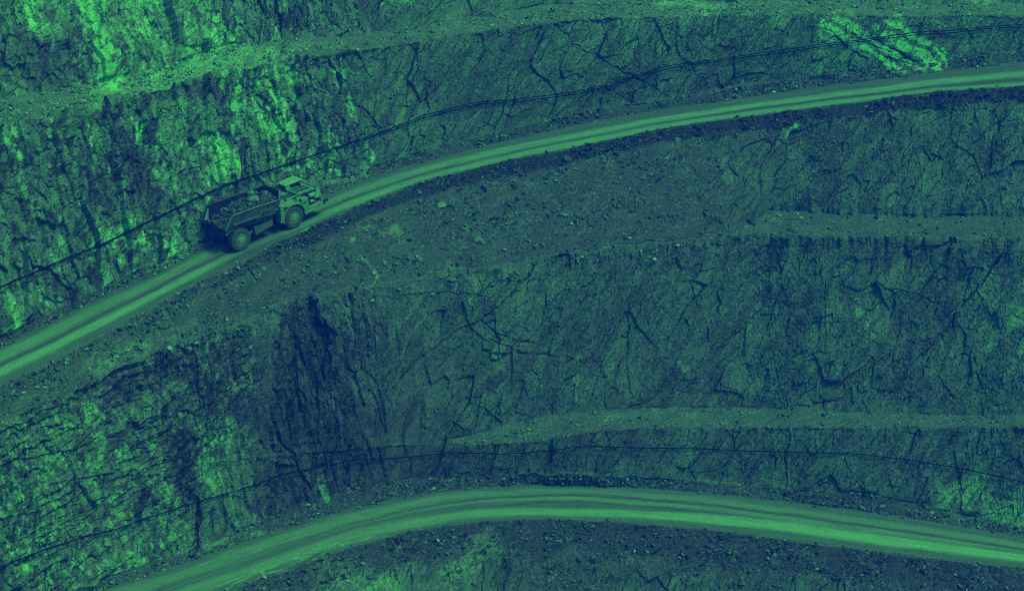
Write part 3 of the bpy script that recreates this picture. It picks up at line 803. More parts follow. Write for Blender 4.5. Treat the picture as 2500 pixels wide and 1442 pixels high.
b.prism([(-1.05, 2.24), (.46, 2.10), (.52, 2.55), (-.68, 2.66)], -1.755, -1.74)
b.build('plate_inset', P_bed, pl_)
b = MB()
for k in range(6):
    x0 = -.62 + k * .18
    b.prism([(x0, 2.33 - k * .014), (x0 + .11, 2.32 - k * .014), (x0 + .13, 2.5 - k * .014), (x0 + .02, 2.51 - k * .014)], -1.766, -1.754)
b.build('worn_lettering', P_frame, pl_)
b = MB()
b.hexa([(-4.1, 1.40, 2.22), (-3.5, 1.52, 3.0), (-3.45, 1.50, 3.0), (-3.7, 1.36, 2.2), (-4.1, 1.44, 2.22), (-3.5, 1.58, 3.0), (-3.45, 1.58, 3.0), (-3.7, 1.5, 2.2)])
b.build('liner_plate', P_paint, bed)

# chassis
b = MB(); b.box(-3.7, 1.0, -.55, .55, .95, 1.45); b.box(-3.35, -2.45, -.7, .7, .7, 1.2, .05); b.tube([(-2.9, -1.2, .95), (-2.9, 1.2, .95)], .24, 12)
b.box(-3.95, -3.6, -.8, .8, 1.1, 1.75)
rf = b.build('rear_frame', P_frame, truck)
for sy in (-1, 1):
    b = MB(); b.tube([(-1.75, sy * 1.0, .85), (-.9, sy * 1.02, 1.1)], .14, 12); b.tube([(-.9, sy * 1.02, 1.1), (.1, sy * 1.05, 1.5)], .08, 10)
    b.build('hoist_cylinder', P_bedlite, rf)
b = MB(); b.hexa([(-1.35, -1.42, .72), (-1.35, -.95, .72), (-1.35, -.95, 1.3), (-1.35, -1.42, 1.3), (.45, -1.42, .95), (.45, -.95, .95), (.45, -.95, 1.42), (.45, -1.42, 1.42)])
b.build('side_tank', P_bedlite, rf)
b = MB(); b.tube([(1.15, 0, .75), (1.15, 0, 1.75)], .28, 14); b.box(.8, 1.5, -.45, .45, .85, 1.02); b.box(.8, 1.5, -.45, .45, 1.45, 1.62)
b.build('articulation_hitch', P_frame, truck)
b = MB(); b.box(1.4, 5.3, -.95, .95, .8, 1.6, .03); b.tube([(2.45, -1.2, .95), (2.45, 1.2, .95)], .24, 12); b.box(1.35, 1.75, -.9, .9, 1.2, 2.1)
b.build('front_frame', P_frame, truck)
# body deck behind the cab and hood
b = MB(); b.box(1.42, 3.55, -1.12, 1.5, 1.55, 2.22, .04); b.box(1.55, 2.2, -.9, .6, 2.2, 2.36, .04); b.box(2.3, 3.3, -1.05, -.1, 2.2, 2.42, .05)
deck = b.build('body_deck', P_paint, truck)
b = MB()
for k in range(5): b.box(2.36 + k * .19, 2.45 + k * .19, -1.0, -.2, 2.42, 2.45, 0)
b.build('deck_slats', P_black, deck)
b = MB(); b.tube([(2.0, .2, 2.3), (2.0, .2, 2.75), (1.9, .2, 2.9)], .07, 10); b.build('exhaust_pipe', P_frame, truck)
# hood with louvres
b = MB(); b.hexa([(3.5, -.85, 1.6), (3.5, .45, 1.6), (3.5, .45, 2.46), (3.5, -.85, 2.44), (5.45, -.95, 1.5), (5.45, 1.3, 1.5), (5.45, 1.3, 2.32), (5.45, -.95, 2.30)])
hood = b.build('engine_hood', P_paint, truck)
b = MB()
for r in range(2):
    for k in range(9):
        x0 = 3.75 + k * .15; zt = 2.46 - (x0 - 3.5) * .072
        y0 = -.72 + r * .54
        b.hexa([(x0, y0, zt - .02), (x0, y0 + .46, zt - .02), (x0, y0 + .46, zt + .012), (x0, y0, zt + .012), (x0 + .07, y0, zt - .03), (x0 + .07, y0 + .46, zt - .03), (x0 + .07, y0 + .46, zt + .008), (x0 + .07, y0, zt + .008)])
b.build('louvre_grille', P_black, hood)
b = MB()
for (x0, x1, y0, y1) in ((3.62, 5.2, -.80, -.74), (3.62, 5.2, -.235, -.20), (3.62, 5.2, .28, .33), (3.62, 3.68, -.74, .28), (5.14, 5.2, -.74, .28)):
    zt0 = 2.46 - (x0 - 3.5) * .072; zt1 = 2.46 - (x1 - 3.5) * .072
    b.hexa([(x0, y0, zt0 - .02), (x0, y1, zt0 - .02), (x0, y1, zt0 + .03), (x0, y0, zt0 + .03), (x1, y0, zt1 - .02), (x1, y1, zt1 - .02), (x1, y1, zt1 + .03), (x1, y0, zt1 + .03)])
b.build('louvre_frame', P_bright, hood)
# open engine side
b = MB(); b.box(3.48, 4.15, -1.5, -.98, 1.25, 2.10, .03); eb = b.build('electric_cabinet', P_paint, truck)
b = MB(); b.box(3.6, 4.03, -1.515, -1.495, 1.4, 1.98, 0)
b.build('cabinet_door', P_bright, eb)
b = MB()
for k in range(3): b.box(3.66 + k * .13, 3.72 + k * .13, -1.527, -1.51, 1.62, 1.86, 0)
b.build('door_vent', P_frame, eb)
b = MB(); b.lathe_y([(.27, -.28), (.30, -.25), (.30, .25), (.27, .28)], 22, (3.35, -1.12, 2.05)); fl_ = b.build('air_filter', P_bright, truck)
b = MB(); b.lathe_y([(.11, -.02), (.11, .02)], 16, (3.35, -1.41, 2.05)); b.build('filter_inlet', P_black, fl_)
b = MB(); b.box(4.1, 5.40, -1.02, -.90, 1.25, 2.22, .01); b.build('engine_bay_shade', P_black, truck)  # black panel added in place of shade in the open engine bay
b = MB(); b.tube([(4.45, -1.1, 1.95), (5.15, -1.1, 1.95)], .2, 14); b.tube([(4.4, -1.3, 1.55), (4.9, -1.3, 1.5)], .13, 12); b.build('accumulator', P_paint, truck)
b = MB(); b.tube([(4.2, -.9, 2.2), (4.6, -1.05, 2.25), (5.0, -1.0, 2.12), (5.2, -1.05, 1.8)], .045, 8); b.tube([(4.2, -1.2, 1.4), (4.7, -1.25, 1.28), (5.2, -1.2, 1.4)], .05, 8); b.tube([(2.9, -1.1, 2.3), (3.5, -1.2, 2.36), (4.2, -1.05, 2.3)], .05, 8)
b.build('hydraulic_hose', P_black, truck)
b = MB(); b.tube([(4.75, -1.52, 1.85), (5.12, -1.52, 1.88)], [.05, .2], 14); b.build('signal_horn', P_bright, truck)
b = MB(); b.hexa([(3.5, -1.68, .82), (3.5, 1.68, .82), (3.5, 1.68, 1.22), (3.5, -1.68, 1.22), (5.45, -1.68, .92), (5.45, 1.68, .92), (5.45, 1.68, 1.28), (5.45, -1.68, 1.28)])
b.box(3.52, 5.44, -1.70, -1.60, 1.22, 1.30, .01)
sill = b.build('side_sill', P_paint, truck)
b = MB(); b.hexa([(5.42, -1.62, .98), (5.42, 1.62, .98), (5.42, 1.3, 2.42), (5.42, -1.3, 2.42), (5.52, -1.62, .98), (5.52, 1.62, .98), (5.50, 1.3, 2.42), (5.50, -1.3, 2.42)])
b.hexa([(5.05, -1.36, 1.9), (5.42, -1.44, 1.7), (5.42, -1.30, 2.42), (5.16, -1.26, 2.42), (5.05, -1.32, 1.9), (5.42, -1.40, 1.7), (5.42, -1.26, 2.42), (5.16, -1.22, 2.42)])
b.build('radiator_guard', P_bright, truck)
b = MB(); b.box(5.5, 5.74, -1.62, 1.62, .95, 1.22, .04); bu = b.build('front_bumper', P_frame, truck)
b = MB(); b.tube([(5.5, -1.55, 1.22), (5.98, -1.55, 1.26)], .12, 12); b.build('bumper_buffer', P_black, bu)
for sy in (-1, 1):
    b = MB(); b.tube([(5.51, sy * 1.0, 2.0), (5.62, sy * 1.0, 2.0)], .14, 16); hl = b.build('headlight', P_black, truck)
    b = MB(); b.tube([(5.615, sy * 1.0, 2.0), (5.64, sy * 1.0, 2.0)], .12, 16); b.build('lens', P_lamp, hl)
# cab
b = MB(); b.hexa([(3.5, .5, 1.7), (3.5, 1.5, 1.7), (3.52, 1.46, 2.74), (3.52, .54, 2.74), (5.15, .5, 1.7), (5.15, 1.5, 1.7), (5.02, 1.46, 2.74), (5.02, .54, 2.74)])
cab = b.build('cab', P_paint, truck)
b = MB(); b.box(3.40, 5.22, .42, 1.56, 2.74, 2.84, .035); b.box(3.6, 4.9, .56, 1.42, 2.83, 2.865, .02)
b.build('cab_roof', P_roof, cab)
b = MB()
b.prism([(3.98, 2.32), (4.92, 2.26), (4.88, 2.68), (3.98, 2.68)], .478, .512); b.prism([(3.7, 2.2), (4.92, 2.2), (4.88, 2.68), (3.7, 2.68)], 1.49, 1.52)
b.hexa([(5.03, .6, 2.68), (5.03, 1.4, 2.68), (5.10, 1.42, 2.2), (5.10, .58, 2.2), (5.06, .6, 2.68), (5.06, 1.4, 2.68), (5.13, 1.42, 2.2), (5.13, .58, 2.2)])
b.build('window', P_glass, cab)
b = MB(); b.box(3.47, 3.50, .6, 1.4, 2.0, 2.66, 0); gr = b.build('rear_grille', P_black, cab)
b = MB()
for k in range(7): b.box(3.455, 3.475, .62 + k * .12, .67 + k * .12, 2.0, 2.66, 0)
b.build('grille_bar', P_bedlite, gr)
b = MB(); b.box(3.49, 3.92, .455, .505, 1.95, 2.70, .01); b.build('pillar', P_bright, cab)
b = MB(); b.tube([(4.4, .48, 2.3), (4.75, .30, 2.42), (4.75, .30, 2.6)], .025, 8); b.box(4.71, 4.79, .2, .38, 2.42, 2.64, .01); b.build('side_mirror', P_black, cab)
b = MB(); b.tube([(3.6, 1.35, 2.85), (3.6, 1.35, 2.98)], .07, 10); b.build('beacon', P_bright, cab)
# fenders and steps
for sy in (-1, 1):
    b = MB(); pts = []
    for k in range(13):
        a = math.radians(18 + k * 14); pts.append((2.45 + 1.20 * math.cos(a), .95 + 1.20 * math.sin(a)))
    for k in range(12, -1, -1):
        a = math.radians(18 + k * 14); pts.append((2.45 + 1.10 * math.cos(a), .95 + 1.10 * math.sin(a)))
    y0, y1 = sorted((sy * 1.02, sy * 1.74))
    n = len(pts) // 2
    for k in range(n - 1):
        o0, o1, i1, i0 = pts[k], pts[k + 1], pts[len(pts) - 2 - k], pts[len(pts) - 1 - k]
        b.hexa([(o0[0], y0, o0[1]), (o1[0], y0, o1[1]), (i1[0], y0, i1[1]), (i0[0], y0, i0[1]), (o0[0], y1, o0[1]), (o1[0], y1, o1[1]), (i1[0], y1, i1[1]), (i0[0], y1, i0[1])])
    b.hexa([(1.02, y0, .95), (1.3, y0, .95), (1.45, y0, 2.2), (1.12, y0, 2.3), (1.02, y1, .95), (1.3, y1, .95), (1.45, y1, 2.2), (1.12, y1, 2.3)])
    b.hexa([(1.1, y0, 2.22), (2.0, y0, 2.06), (2.0, y0, 2.2), (1.1, y0, 2.36), (1.1, y1, 2.22), (2.0, y1, 2.06), (2.0, y1, 2.2), (1.1, y1, 2.36)])
    fe = b.build('fender', P_paint, truck)
    if sy < 0:
        b = MB()
        for k in range(5):
            zz_ = 1.02 + k * .24; b.box(.98 + k * .03, 1.36, -1.80, -1.10, zz_, zz_ + .07, .01)
        b.build('step', P_paint, fe)
        b = MB(); b.box(1.3, 1.75, -1.7, -1.2, 2.26, 2.32, .01); b.box(1.82, 2.1, -1.7, -1.3, 2.2, 2.27, .01); b.build('fender_plate', P_bright, fe)
# wheels
def make_wheel(x, sy):
    w = bpy.data.objects.new('wheel', None); col.objects.link(w); w.parent = truck
    w.location = (x, sy * 1.30, .95)
    if sy > 0: w.rotation_euler = (0, 0, math.pi)
    R, hw = .925, .36
    b = MB(); b.lathe_y([(.50, -hw + .04), (.62, -hw), (.80, -hw), (.89, -hw + .05), (R, -hw + .14), (R, hw - .14), (.89, hw - .05), (.80, hw), (.62, hw), (.50, hw - .04)], 48)
    for k in range(28):
        a = k * 2 * math.pi / 28
        for (ya, yb, tw) in ((-hw + .03, -.02, .08), (.02, hw - .03, -.08)):
            p = []
            for yy, da in ((ya, 0), (yb, tw)):
                for rr, dd in ((R - .06, -.055), (R - .06, .055), (R + .035, .045), (R + .035, -.045)):
                    rr2 = rr - (.03 if abs(yy) > .2 and rr > R else 0)
                    aa = a + da + dd
                    p.append((rr2 * math.cos(aa), yy, rr2 * math.sin(aa)))
            b.hexa(p)
    b.build('tyre', P_tyre, w)
    b = MB(); b.lathe_y([(.515, -hw + .02), (.515, -hw + .06), (.42, -hw + .10), (.40, -hw + .2), (.30, -hw + .2), (.30, hw - .1), (.515, hw - .05)], 32)
    rim = b.build('rim', P_rim, w)
    b = MB(); b.lathe_y([(.23, -hw - .02), (.27, -hw + .03), (.30, -hw + .2)], 28); b.build('hub', P_hub, rim)
    b = MB(); b.lathe_y([(.41, -hw + .13), (.41, -hw + .19), (.29, -hw + .19), (.29, -hw + .13)], 28)
    b.build('dark_ring', P_black, rim) if x < 0 else b.build('brake_ring', P_frame, rim)
    return w
for x in (-2.9, 2.45):
    for sy in (-1, 1): make_wheel(x, sy)

# ------------------------------------------------------------------ stones
def rock_mesh(seed, n=16, flat=(1, .85, .7)):
    """angular stone: the hull of scattered points, about 1 m across"""
    r = random.Random(seed); bmr = bmesh.new()
    for _ in range(n):
        v = Vector((r.gauss(0, 1), r.gauss(0, 1), r.gauss(0, 1))).normalized() * (.42 + .12 * r.random())
        bmr.verts.new((v.x * flat[0], v.y * flat[1], v.z * flat[2]))
    res = bmesh.ops.convex_hull(bmr, input=bmr.verts[:])
    junk = [g for g in res['geom_interior'] if isinstance(g, bmesh.types.BMVert)]
    bmesh.ops.delete(bmr, geom=junk, context='VERTS')
    bmesh.ops.triangulate(bmr, faces=bmr.faces[:])
    V = np.array([v.co[:] for v in bmr.verts]); idx = {v: i for i, v in enumerate(bmr.verts)}
    F = np.array([[idx[v] for v in f.verts] for f in bmr.faces])
    bmr.free()
    return V, F
PROTO = [rock_mesh(300 + i, random.Random(i).choice((10, 12, 14, 16)), (1, random.Random(i).uniform(.6, 1), random.Random(i).uniform(.35, .8))) for i in range(14)]
SMALL = [rock_mesh(500 + i, 9, (1, .8, .6)) for i in range(10)]

# rubble load in the bed, with the three big pieces on it
def heap_z(x, y):
    t = np.clip((x + 4.1) / 5.3, 0, 1)
    top = np.interp(x, [-4.2, -3.6, -2.6, -1.0, .5, 1.3, 1.7], [2.24, 2.46, 2.86, 3.1, 3.16, 2.95, 2.75])
    return top - .55 * (np.abs(y) / 1.5) ** 2.2 + .13 * vnoise(x * 1.3 + 4, y * 1.3, 711) + .10 * vnoise(x * 3.1, y * 3.1, 713)
gx = np.linspace(-4.2, 1.72, 90); gy = np.linspace(-1, 1, 44)
wid = np.interp(gx, [-4.3, -3.4, 1.1, 1.75], [1.46, 1.55, 1.53, .85])
hX = np.repeat(gx[:, None], 44, 1); hY = wid[:, None] * gy[None]
hZ = heap_z(hX, hY) + .04 * fbm(hX * 7, hY * 7, 715, 2)
V = np.stack([hX, hY, hZ], -1).reshape(-1, 3)
ii_ = np.arange(90 * 44).reshape(90, 44)
F = np.stack([ii_[:-1, :-1], ii_[1:, :-1], ii_[1:, 1:], ii_[:-1, 1:]], -1).reshape(-1, 4)
tris = np.concatenate([F[:, [0, 1, 2]], F[:, [0, 2, 3]]])
LV, LF_, LT = [V], [tris], [np.full(len(V), .075)]
nv = len(V); rl = np.random.default_rng(5)
for k in range(420):
    x = rl.uniform(-4.1, 1.55); y = rl.uniform(-.93, .93) * np.interp(x, [-4.3, -3.4, 1.1, 1.75], [1.46, 1.55, 1.53, .85])
    sz = rl.choice([.16, .24, .36, .5], p=[.4, .3, .2, .1]); pv_, pf_ = PROTO[rl.integers(14)]
    q = Matrix.Rotation(rl.uniform(0, 6.28), 3, 'Z') @ Matrix.Rotation(rl.uniform(-.7, .7), 3, 'X')
    vv_ = pv_ @ np.array(q).T * sz + np.array([x, y, float(heap_z(np.array([x]), np.array([y]))[0]) + sz * .12])
    LV.append(vv_); LF_.append(pf_ + nv); nv += len(vv_)
    LT.append(np.full(len(vv_), rl.choice([.04, .10, .17, .28], p=[.25, .35, .25, .15])))
lo = np_mesh('rubble_load', np.concatenate(LV), np.concatenate(LF_), M_stone, np.concatenate(LT))
lo.matrix_world = TM
tag(lo, 'heap of dark broken rock filling the truck bed', 'rubble')

def boulder(V, F, mat4, t, name='boulder'):
    o = np_mesh(name, V, F, M_stone, np.full(len(V), t))
    o.matrix_world = mat4
    return o
def refined(seed, flat):
    V, F = rock_mesh(seed, 22, flat)
    return V, F
for (x, y, s, fl3, t, lab) in ((-.55, -.55, 1.15, (1.05, .8, .8), .30, 'largest pale boulder riding on the load in the truck bed'),
                               (1.0, .05, .85, (1, .95, .8), .20, 'rounded boulder on the load, nearest the headboard of the truck bed'),
                               (.3, .75, .95, (1, .75, .6), .27, 'flat pale boulder on the load beside the far wall of the truck bed')):
    V, F = refined(int(x * 100) + 900, fl3)
    zb = float(heap_z(np.array([x]), np.array([y]))[0]) + .16 * s
    o = boulder(V, F, TM @ Matrix.Translation((x, y, zb)) @ Matrix.Rotation(.5 + x, 4, 'Z') @ Matrix.Scale(s, 4), t)
    tag(o, lab, 'boulder', 'boulders on the truck load')

def on_ground(px, py, size_px, t, seed, label, group, flat=None, name='boulder', yaw=None):
    p, n, r, c = surf(px, py)
    dist = (p - Vector((0, 0, HC))).length
    s = size_px * dist / FPX
    rr = random.Random(seed)
    V, F = rock_mesh(seed, rr.choice((12, 15, 18)), flat or (1, rr.uniform(.7, 1), rr.uniform(.5, .8)))
    rot = n.to_track_quat('Z', 'Y').to_matrix().to_4x4() @ Matrix.Rotation(rr.uniform(0, 6.28) if yaw is None else yaw, 4, 'Z')
    o = boulder(V, F, Matrix.Translation(p + n * s * .12) @ rot @ Matrix.Scale(s, 4), t, name)
    tag(o, label, 'boulder', group)
    return o
UNIQUE = [
    (1291, 544, 21, .20, 'round pale boulder alone in the middle of the rubble slope', 'slope'),
    (1075, 505, 26, .32, 'brightest chunky boulder high on the rubble slope, right of the truck', 'slope'),
    (938, 643, 19, .28, 'pale block low on the left of the rubble slope', 'slope'),
    (1386, 387, 30, .12, 'big flat grey boulder just under the edge of the truck road', 'slope'),
    (858, 591, 24, .38, 'pale flat slab of rock on the slope below the truck', 'slope'),
    (1654, 342, 22, .20, 'squarish boulder at the right end of the shoulder under the truck road', 'slope'),
    (1608, 340, 19, .10, 'dull boulder left of the squarish one under the truck road', 'slope'),
    (1325, 600, 20, .17, 'flat boulder at the foot of the rubble slope, above the long diagonal crack', 'slope'),
    (1166, 590, 28, .24, 'long pale boulder near the foot of the rubble slope', 'slope'),
    (1830, 541, 27, .055, 'dark flat boulder where the rubble slope meets the short bench', 'bench'),
    (1452, 1011, 16, .24, 'roundest pale boulder on the long gravel bench, at the foot of the face', 'bench'),
    (1414, 1030, 14, .24, 'pale boulder beside the roundest one on the long gravel bench', 'bench'),
    (1995, 1006, 11, .36, 'bright upright boulder at the back of the long gravel bench', 'bench'),
    (1060, 1182, 24, .03, 'blackish boulder at the inner edge of the lower curved road', 'verge'),
    (2276, 1251, 14, .36, 'bright boulder in the loose stones above the right of the lower road', 'verge'),
    (2244, 176, 17, .08, 'dark boulder below the pale ore patch beside the upper road', 'verge'),
    (1425, 1314, 24, .08, 'flat dark boulder on the slope under the bend of the lower road', 'low'),
    (1030, 1350, 17, .12, 'grey boulder on the slope under the left part of the lower road', 'low'),
    (1960, 1354, 18, .11, 'long grey boulder under the right part of the lower road', 'low'),
    (1936, 1366, 16, .10, 'low grey boulder left of the long one under the lower road', 'low'),
]
for k, (px, py, sp, t, lab, g) in enumerate(UNIQUE):
    on_ground(px, py, sp, t, 1000 + k, lab, 'single boulders on the pit wall')
on_ground(745, 566, 34, .42, 1301, 'thin pale slab lying along the outer edge of the road by the truck', 'single boulders on the pit wall', (1, .22, .12), yaw=.5)
MANY = {
    'slope': ('medium boulder among the loose stones of the rubble slope', 'medium boulders on the rubble slope', [
        (1386, 411, 14, .12), (1377, 421, 12, .1), (1264, 488, 19, .11), (1260, 506, 13, .13), (1304, 511, 13, .17), (1331, 506, 15, .12), (1419, 489, 19, .12), (1160, 537, 13, .11),
        (1203, 546, 11, .24), (1180, 593, 13, .25), (1168, 469, 13, .12), (1125, 453, 11, .12), (1190, 464, 19, .1), (1255, 455, 20, .1), (1022, 473, 15, .28), (1240, 531, 9, .3), (1235, 551, 11, .27),
        (1103, 570, 9, .3), (1450, 515, 14, .12), (1468, 367, 14, .12), (1504, 372, 12, .15), (1385, 575, 12, .12), (1290, 575, 10, .2), (1355, 545, 11, .1), (1200, 440, 12, .11), (1300, 440, 11, .1), (1520, 420, 12, .1),
        (1560, 470, 13, .1), (1620, 420, 11, .1), (1680, 480, 12, .12), (1720, 520, 13, .1), (1640, 540, 11, .14), (1480, 560, 12, .11), (1250, 620, 12, .13), (1090, 610, 12, .12), (1010, 610, 11, .16), (800, 640, 10, .24),
        (740, 660, 10, .22), (885, 633, 12, .4), (912, 668, 14, .4), (960, 540, 10, .12), (1080, 545, 12, .12), (700, 690, 11, .2), (1560, 345, 12, .12), (1760, 540, 14, .08), (1795, 500, 12, .1), (1700, 440, 12, .1)]),
    'bench': ('small boulder lying loose on the short bench at the right', 'boulders on the short bench', [
        (1870, 540, 13, .1), (2147, 536, 9, .4), (2246, 550, 11, .05), (2056, 556, 9, .3), (1981, 532, 11, .05), (2340, 545, 8, .25), (2420, 560, 9, .3), (2190, 562, 8, .2), (1930, 545, 10, .1), (2095, 562, 9, .22)]),
    'long bench': ('small boulder lying loose on the long gravel bench', 'boulders on the long gravel bench', [
        (1416, 1018, 9, .24), (1437, 1035, 10, .2), (1454, 1046, 9, .2), (2016, 1018, 9, .4), (2010, 1013, 13, .05), (2188, 1038, 10, .28), (1904, 1018, 9, .3), (1720, 1005, 10, .2), (1620, 1030, 8, .2), (2330, 1030, 10, .18), (2440, 1028, 11, .2), (1300, 1050, 9, .15), (1880, 1030, 9, .06)]),
    'verge': ('pale stone standing out in the loose stones beside the upper road', 'pale stones beside the upper road', [
        (1524, 248, 10, .36), (1465, 270, 10, .32), (1750, 238, 9, .3), (1405, 288, 9, .3), (2490, 146, 11, .1), (1880, 218, 9, .25), (1330, 300, 9, .3), (1240, 318, 10, .2), (1130, 350, 9, .25), (1600, 258, 10, .22)]),
    'lower verge': ('pale stone standing out in the loose stones beside the lower road', 'pale stones beside the lower road', [
        (403, 1381, 10, .38), (620, 1300, 9, .3), (780, 1248, 9, .28), (960, 1205, 9, .25), (1180, 1172, 9, .22), (2150, 1235, 11, .28), (2130, 1215, 9, .25), (2350, 1268, 11, .25), (1460, 1168, 9, .3), (545, 1330, 9, .3)]),
    'low': ('small boulder on the dark slope below the lower road', 'boulders below the lower road', [
        (1175, 1291, 10, .24), (1892, 1353, 12, .3), (1988, 1376, 10, .3), (2115, 1352, 10, .32), (1083, 1387, 12, .28), (2417, 1428, 11, .2), (1110, 1420, 11, .3), (1500, 1340, 11, .1), (1620, 1350, 12, .1), (1760, 1330, 10, .2), (2200, 1400, 14, .08), (2300, 1410, 13, .08), (900, 1400, 11, .22), (1330, 1380, 12, .2)]),
    'top': ('small pale boulder on the highest bench', 'pale boulders on the highest bench', [
        (1420, 11, 10, .34), (1514, 28, 8, .34), (1795, 18, 8, .3), (674, 50, 9, .25), (470, 160, 9, .34), (330, 215, 9, .3), (250, 240, 9, .34), (100, 265, 9, .3), (2070, 14, 8, .3), (943, 40, 12, .3), (1630, 22, 8, .34)]),
}
k = 0
for key, (lab, grp, lst) in MANY.items():
    for (px, py, sp, t) in lst:
        k += 1
        on_ground(px, py, sp, t, 2000 + k, lab, grp)

# uncounted small stones
GRAVW = np.zeros(NR)
for s, w in (('bench0', .7), ('verge1', 2.6), ('shoulder1', 2.2), ('debris', 1.0), ('bench1', .45), ('bench2', .6), ('verge3', 2.6), ('shoulder3', 2.0), ('lowslope', 1.0)):
    GRAVW[RS == SEG[s]] = w
m_ = RS == SEG['face2']
wbrow = np.zeros((NR, NC)); wbrow[m_] = .8 * np.exp(-(RF[m_] / .10) ** 2)[:, None] * (1 - sstep(1650, 1800, xs))[None] * sstep(300, 500, xs)[None]
area = np.linalg.norm(np.gradient(G, axis=0), axis=2) * np.linalg.norm(np.gradient(G, axis=1), axis=2)
wt = (GRAVW[:, None] * grav + wbrow * .7) * np.clip(.45 + 2.2 * fbm(SS / 3, TT / 2, 801, 4), .04, 2.5) * np.clip(area, 0, .05)
wt[RS == SEG['bench0']] *= (1 + 1.2 * (1 - sstep(450, 800, PX[RS == SEG['bench0']])))
rmask = (RS == SEG['road1']) | (RS == SEG['road3'])
wt[rmask] = .5 * np.clip(area[rmask], 0, .05) * (np.minimum(RF[rmask], 1 - RF[rmask]) < .05)[:, None]
visible = (PY > -25) & (PY < 1475)
wt = (wt * visible).ravel()
cdf = np.cumsum(wt); cdf /= cdf[-1]
NST = 72000
pick = np.searchsorted(cdf, rng.random(NST))
sizes = np.clip(.058 * (rng.pareto(2.0, NST) + 1), .058, .5)
pr, pc = np.unravel_index(pick, (NR, NC))
Gj = GV[pick] + np.stack([rng.uniform(-.06, .06, NST), rng.uniform(-.06, .06, NST), np.zeros(NST)], -1)
Nn = N.reshape(-1, 3)[pick]
tb = np.clip(gb.reshape(-1)[pick], .02, .3)
tst = tb * np.exp(rng.normal(0.22, .6, NST)) + np.where(rng.random(NST) > .86, .18, 0)
ang = rng.uniform(0, 6.283, NST); tlt = rng.uniform(-.6, .6, NST)
AV, AF, AT = [], [], []; nv = 0
ca, sa, ct, stt = np.cos(ang), np.sin(ang), np.cos(tlt), np.sin(tlt)
zer = np.zeros(NST)
R = np.stack([np.stack([ca, -sa * ct, sa * stt], -1), np.stack([sa, ca * ct, -ca * stt], -1), np.stack([zer, stt, ct], -1)], 1)
which = rng.integers(0, 10, NST)
for w in range(10):
    m = which == w
    pv_, pf_ = SMALL[w]
    vv_ = np.einsum('nij,kj->nki', R[m], pv_) * sizes[m][:, None, None] + (Gj[m] + Nn[m] * (sizes[m] * .18)[:, None])[:, None, :]
    k_ = m.sum(); nvp = len(pv_)
    AV.append(vv_.reshape(-1, 3)); AT.append(np.repeat(tst[m], nvp))
    AF.append((pf_[None] + (nv + np.arange(k_) * nvp)[:, None, None]).reshape(-1, 3)); nv += k_ * nvp
o = np_mesh('loose_stones', np.concatenate(AV), np.concatenate(AF), M_stone, np.clip(np.concatenate(AT), .012, .6))
tag(o, 'countless small loose stones strewn over the benches, verges and rubble slopes', 'stones', kind='stuff')

# ------------------------------------------------------------------ cables along the walls
def runmax(a, n):
    return np.array([a[max(0, i - n):i + n + 1].max() for i in range(len(a))])
def cable(pts, off, rad, lower, label, group=None):
    pp = np.array(pts, float); d = np.concatenate([[0], np.cumsum(np.hypot(*np.diff(pp, axis=0).T))])
    tt = np.arange(0, d[-1], 6.0); qx = np.interp(tt, d, pp[:, 0]); qy = np.interp(tt, d, pp[:, 1]) + lower
    B, NN, DD = [], [], []
    for x, y in zip(qx, qy):
        _, n, r, c = surf(x, y); B.append(G[r, c] - N[r, c] * disp[r, c]); NN.append(N[r, c]); DD.append(disp[r, c])
    B, NN, DD = np.array(B), np.array(NN), np.array(DD)
    h = smooth(runmax(DD, 4), 7) + off
    Pn = B + NN * h[:, None]
    Pn = np.stack([smooth(Pn[:, i], 5) for i in range(3)], -1)
    b = MB(); b.tube([tuple(p) for p in Pn], rad, 7)
    o = b.build('cable', P_cable, None, True)
    tag(o, label, 'cable', group)
    return Pn
UP = [(-400, 890), (-150, 757), (0, 701), (124, 648), (246, 600), (460, 494), (529, 463), (581, 444), (659, 417), (754, 384), (824, 361), (904, 334), (971, 310), (1035, 284), (1093, 269), (1166, 251), (1256, 246), (1301, 239), (1400, 227), (1426, 221), (1482, 209), (1558, 186), (1636, 162), (1748, 147), (1832, 136), (1900, 127), (2011, 111), (2094, 101), (2233, 83), (2305, 79), (2441, 65), (2500, 62), (2660, 52), (2900, 36)]
LOW = [(-400, 1540), (-150, 1440), (0, 1382), (128, 1333), (208, 1310), (288, 1290), (352, 1266), (474, 1227), (602, 1189), (688, 1158), (800, 1136), (860, 1122), (972, 1117), (1100, 1104), (1228, 1107), (1324, 1101), (1436, 1087), (1500, 1091), (1700, 1094), (1834, 1100), (1954, 1104), (2084, 1106), (2235, 1124), (2369, 1147), (2500, 1176), (2660, 1215), (2900, 1285)]
cable(UP, .12, .04, -1.5, 'upper of two black cables slung along the face above the truck road', 'pair of cables')
UP2 = [(x, y + (.6 if x < 850 else 1.2 + 2.6 * abs(math.sin(x / 95.)))) for x, y in UP]
cable(UP2, .14, .04, 1.0, 'lower of two black cables slung along the face above the truck road, sagging more', 'pair of cables')
cable(LOW, .13, .042, 0, 'single thin black cable strung along the rock above the curved lower road')
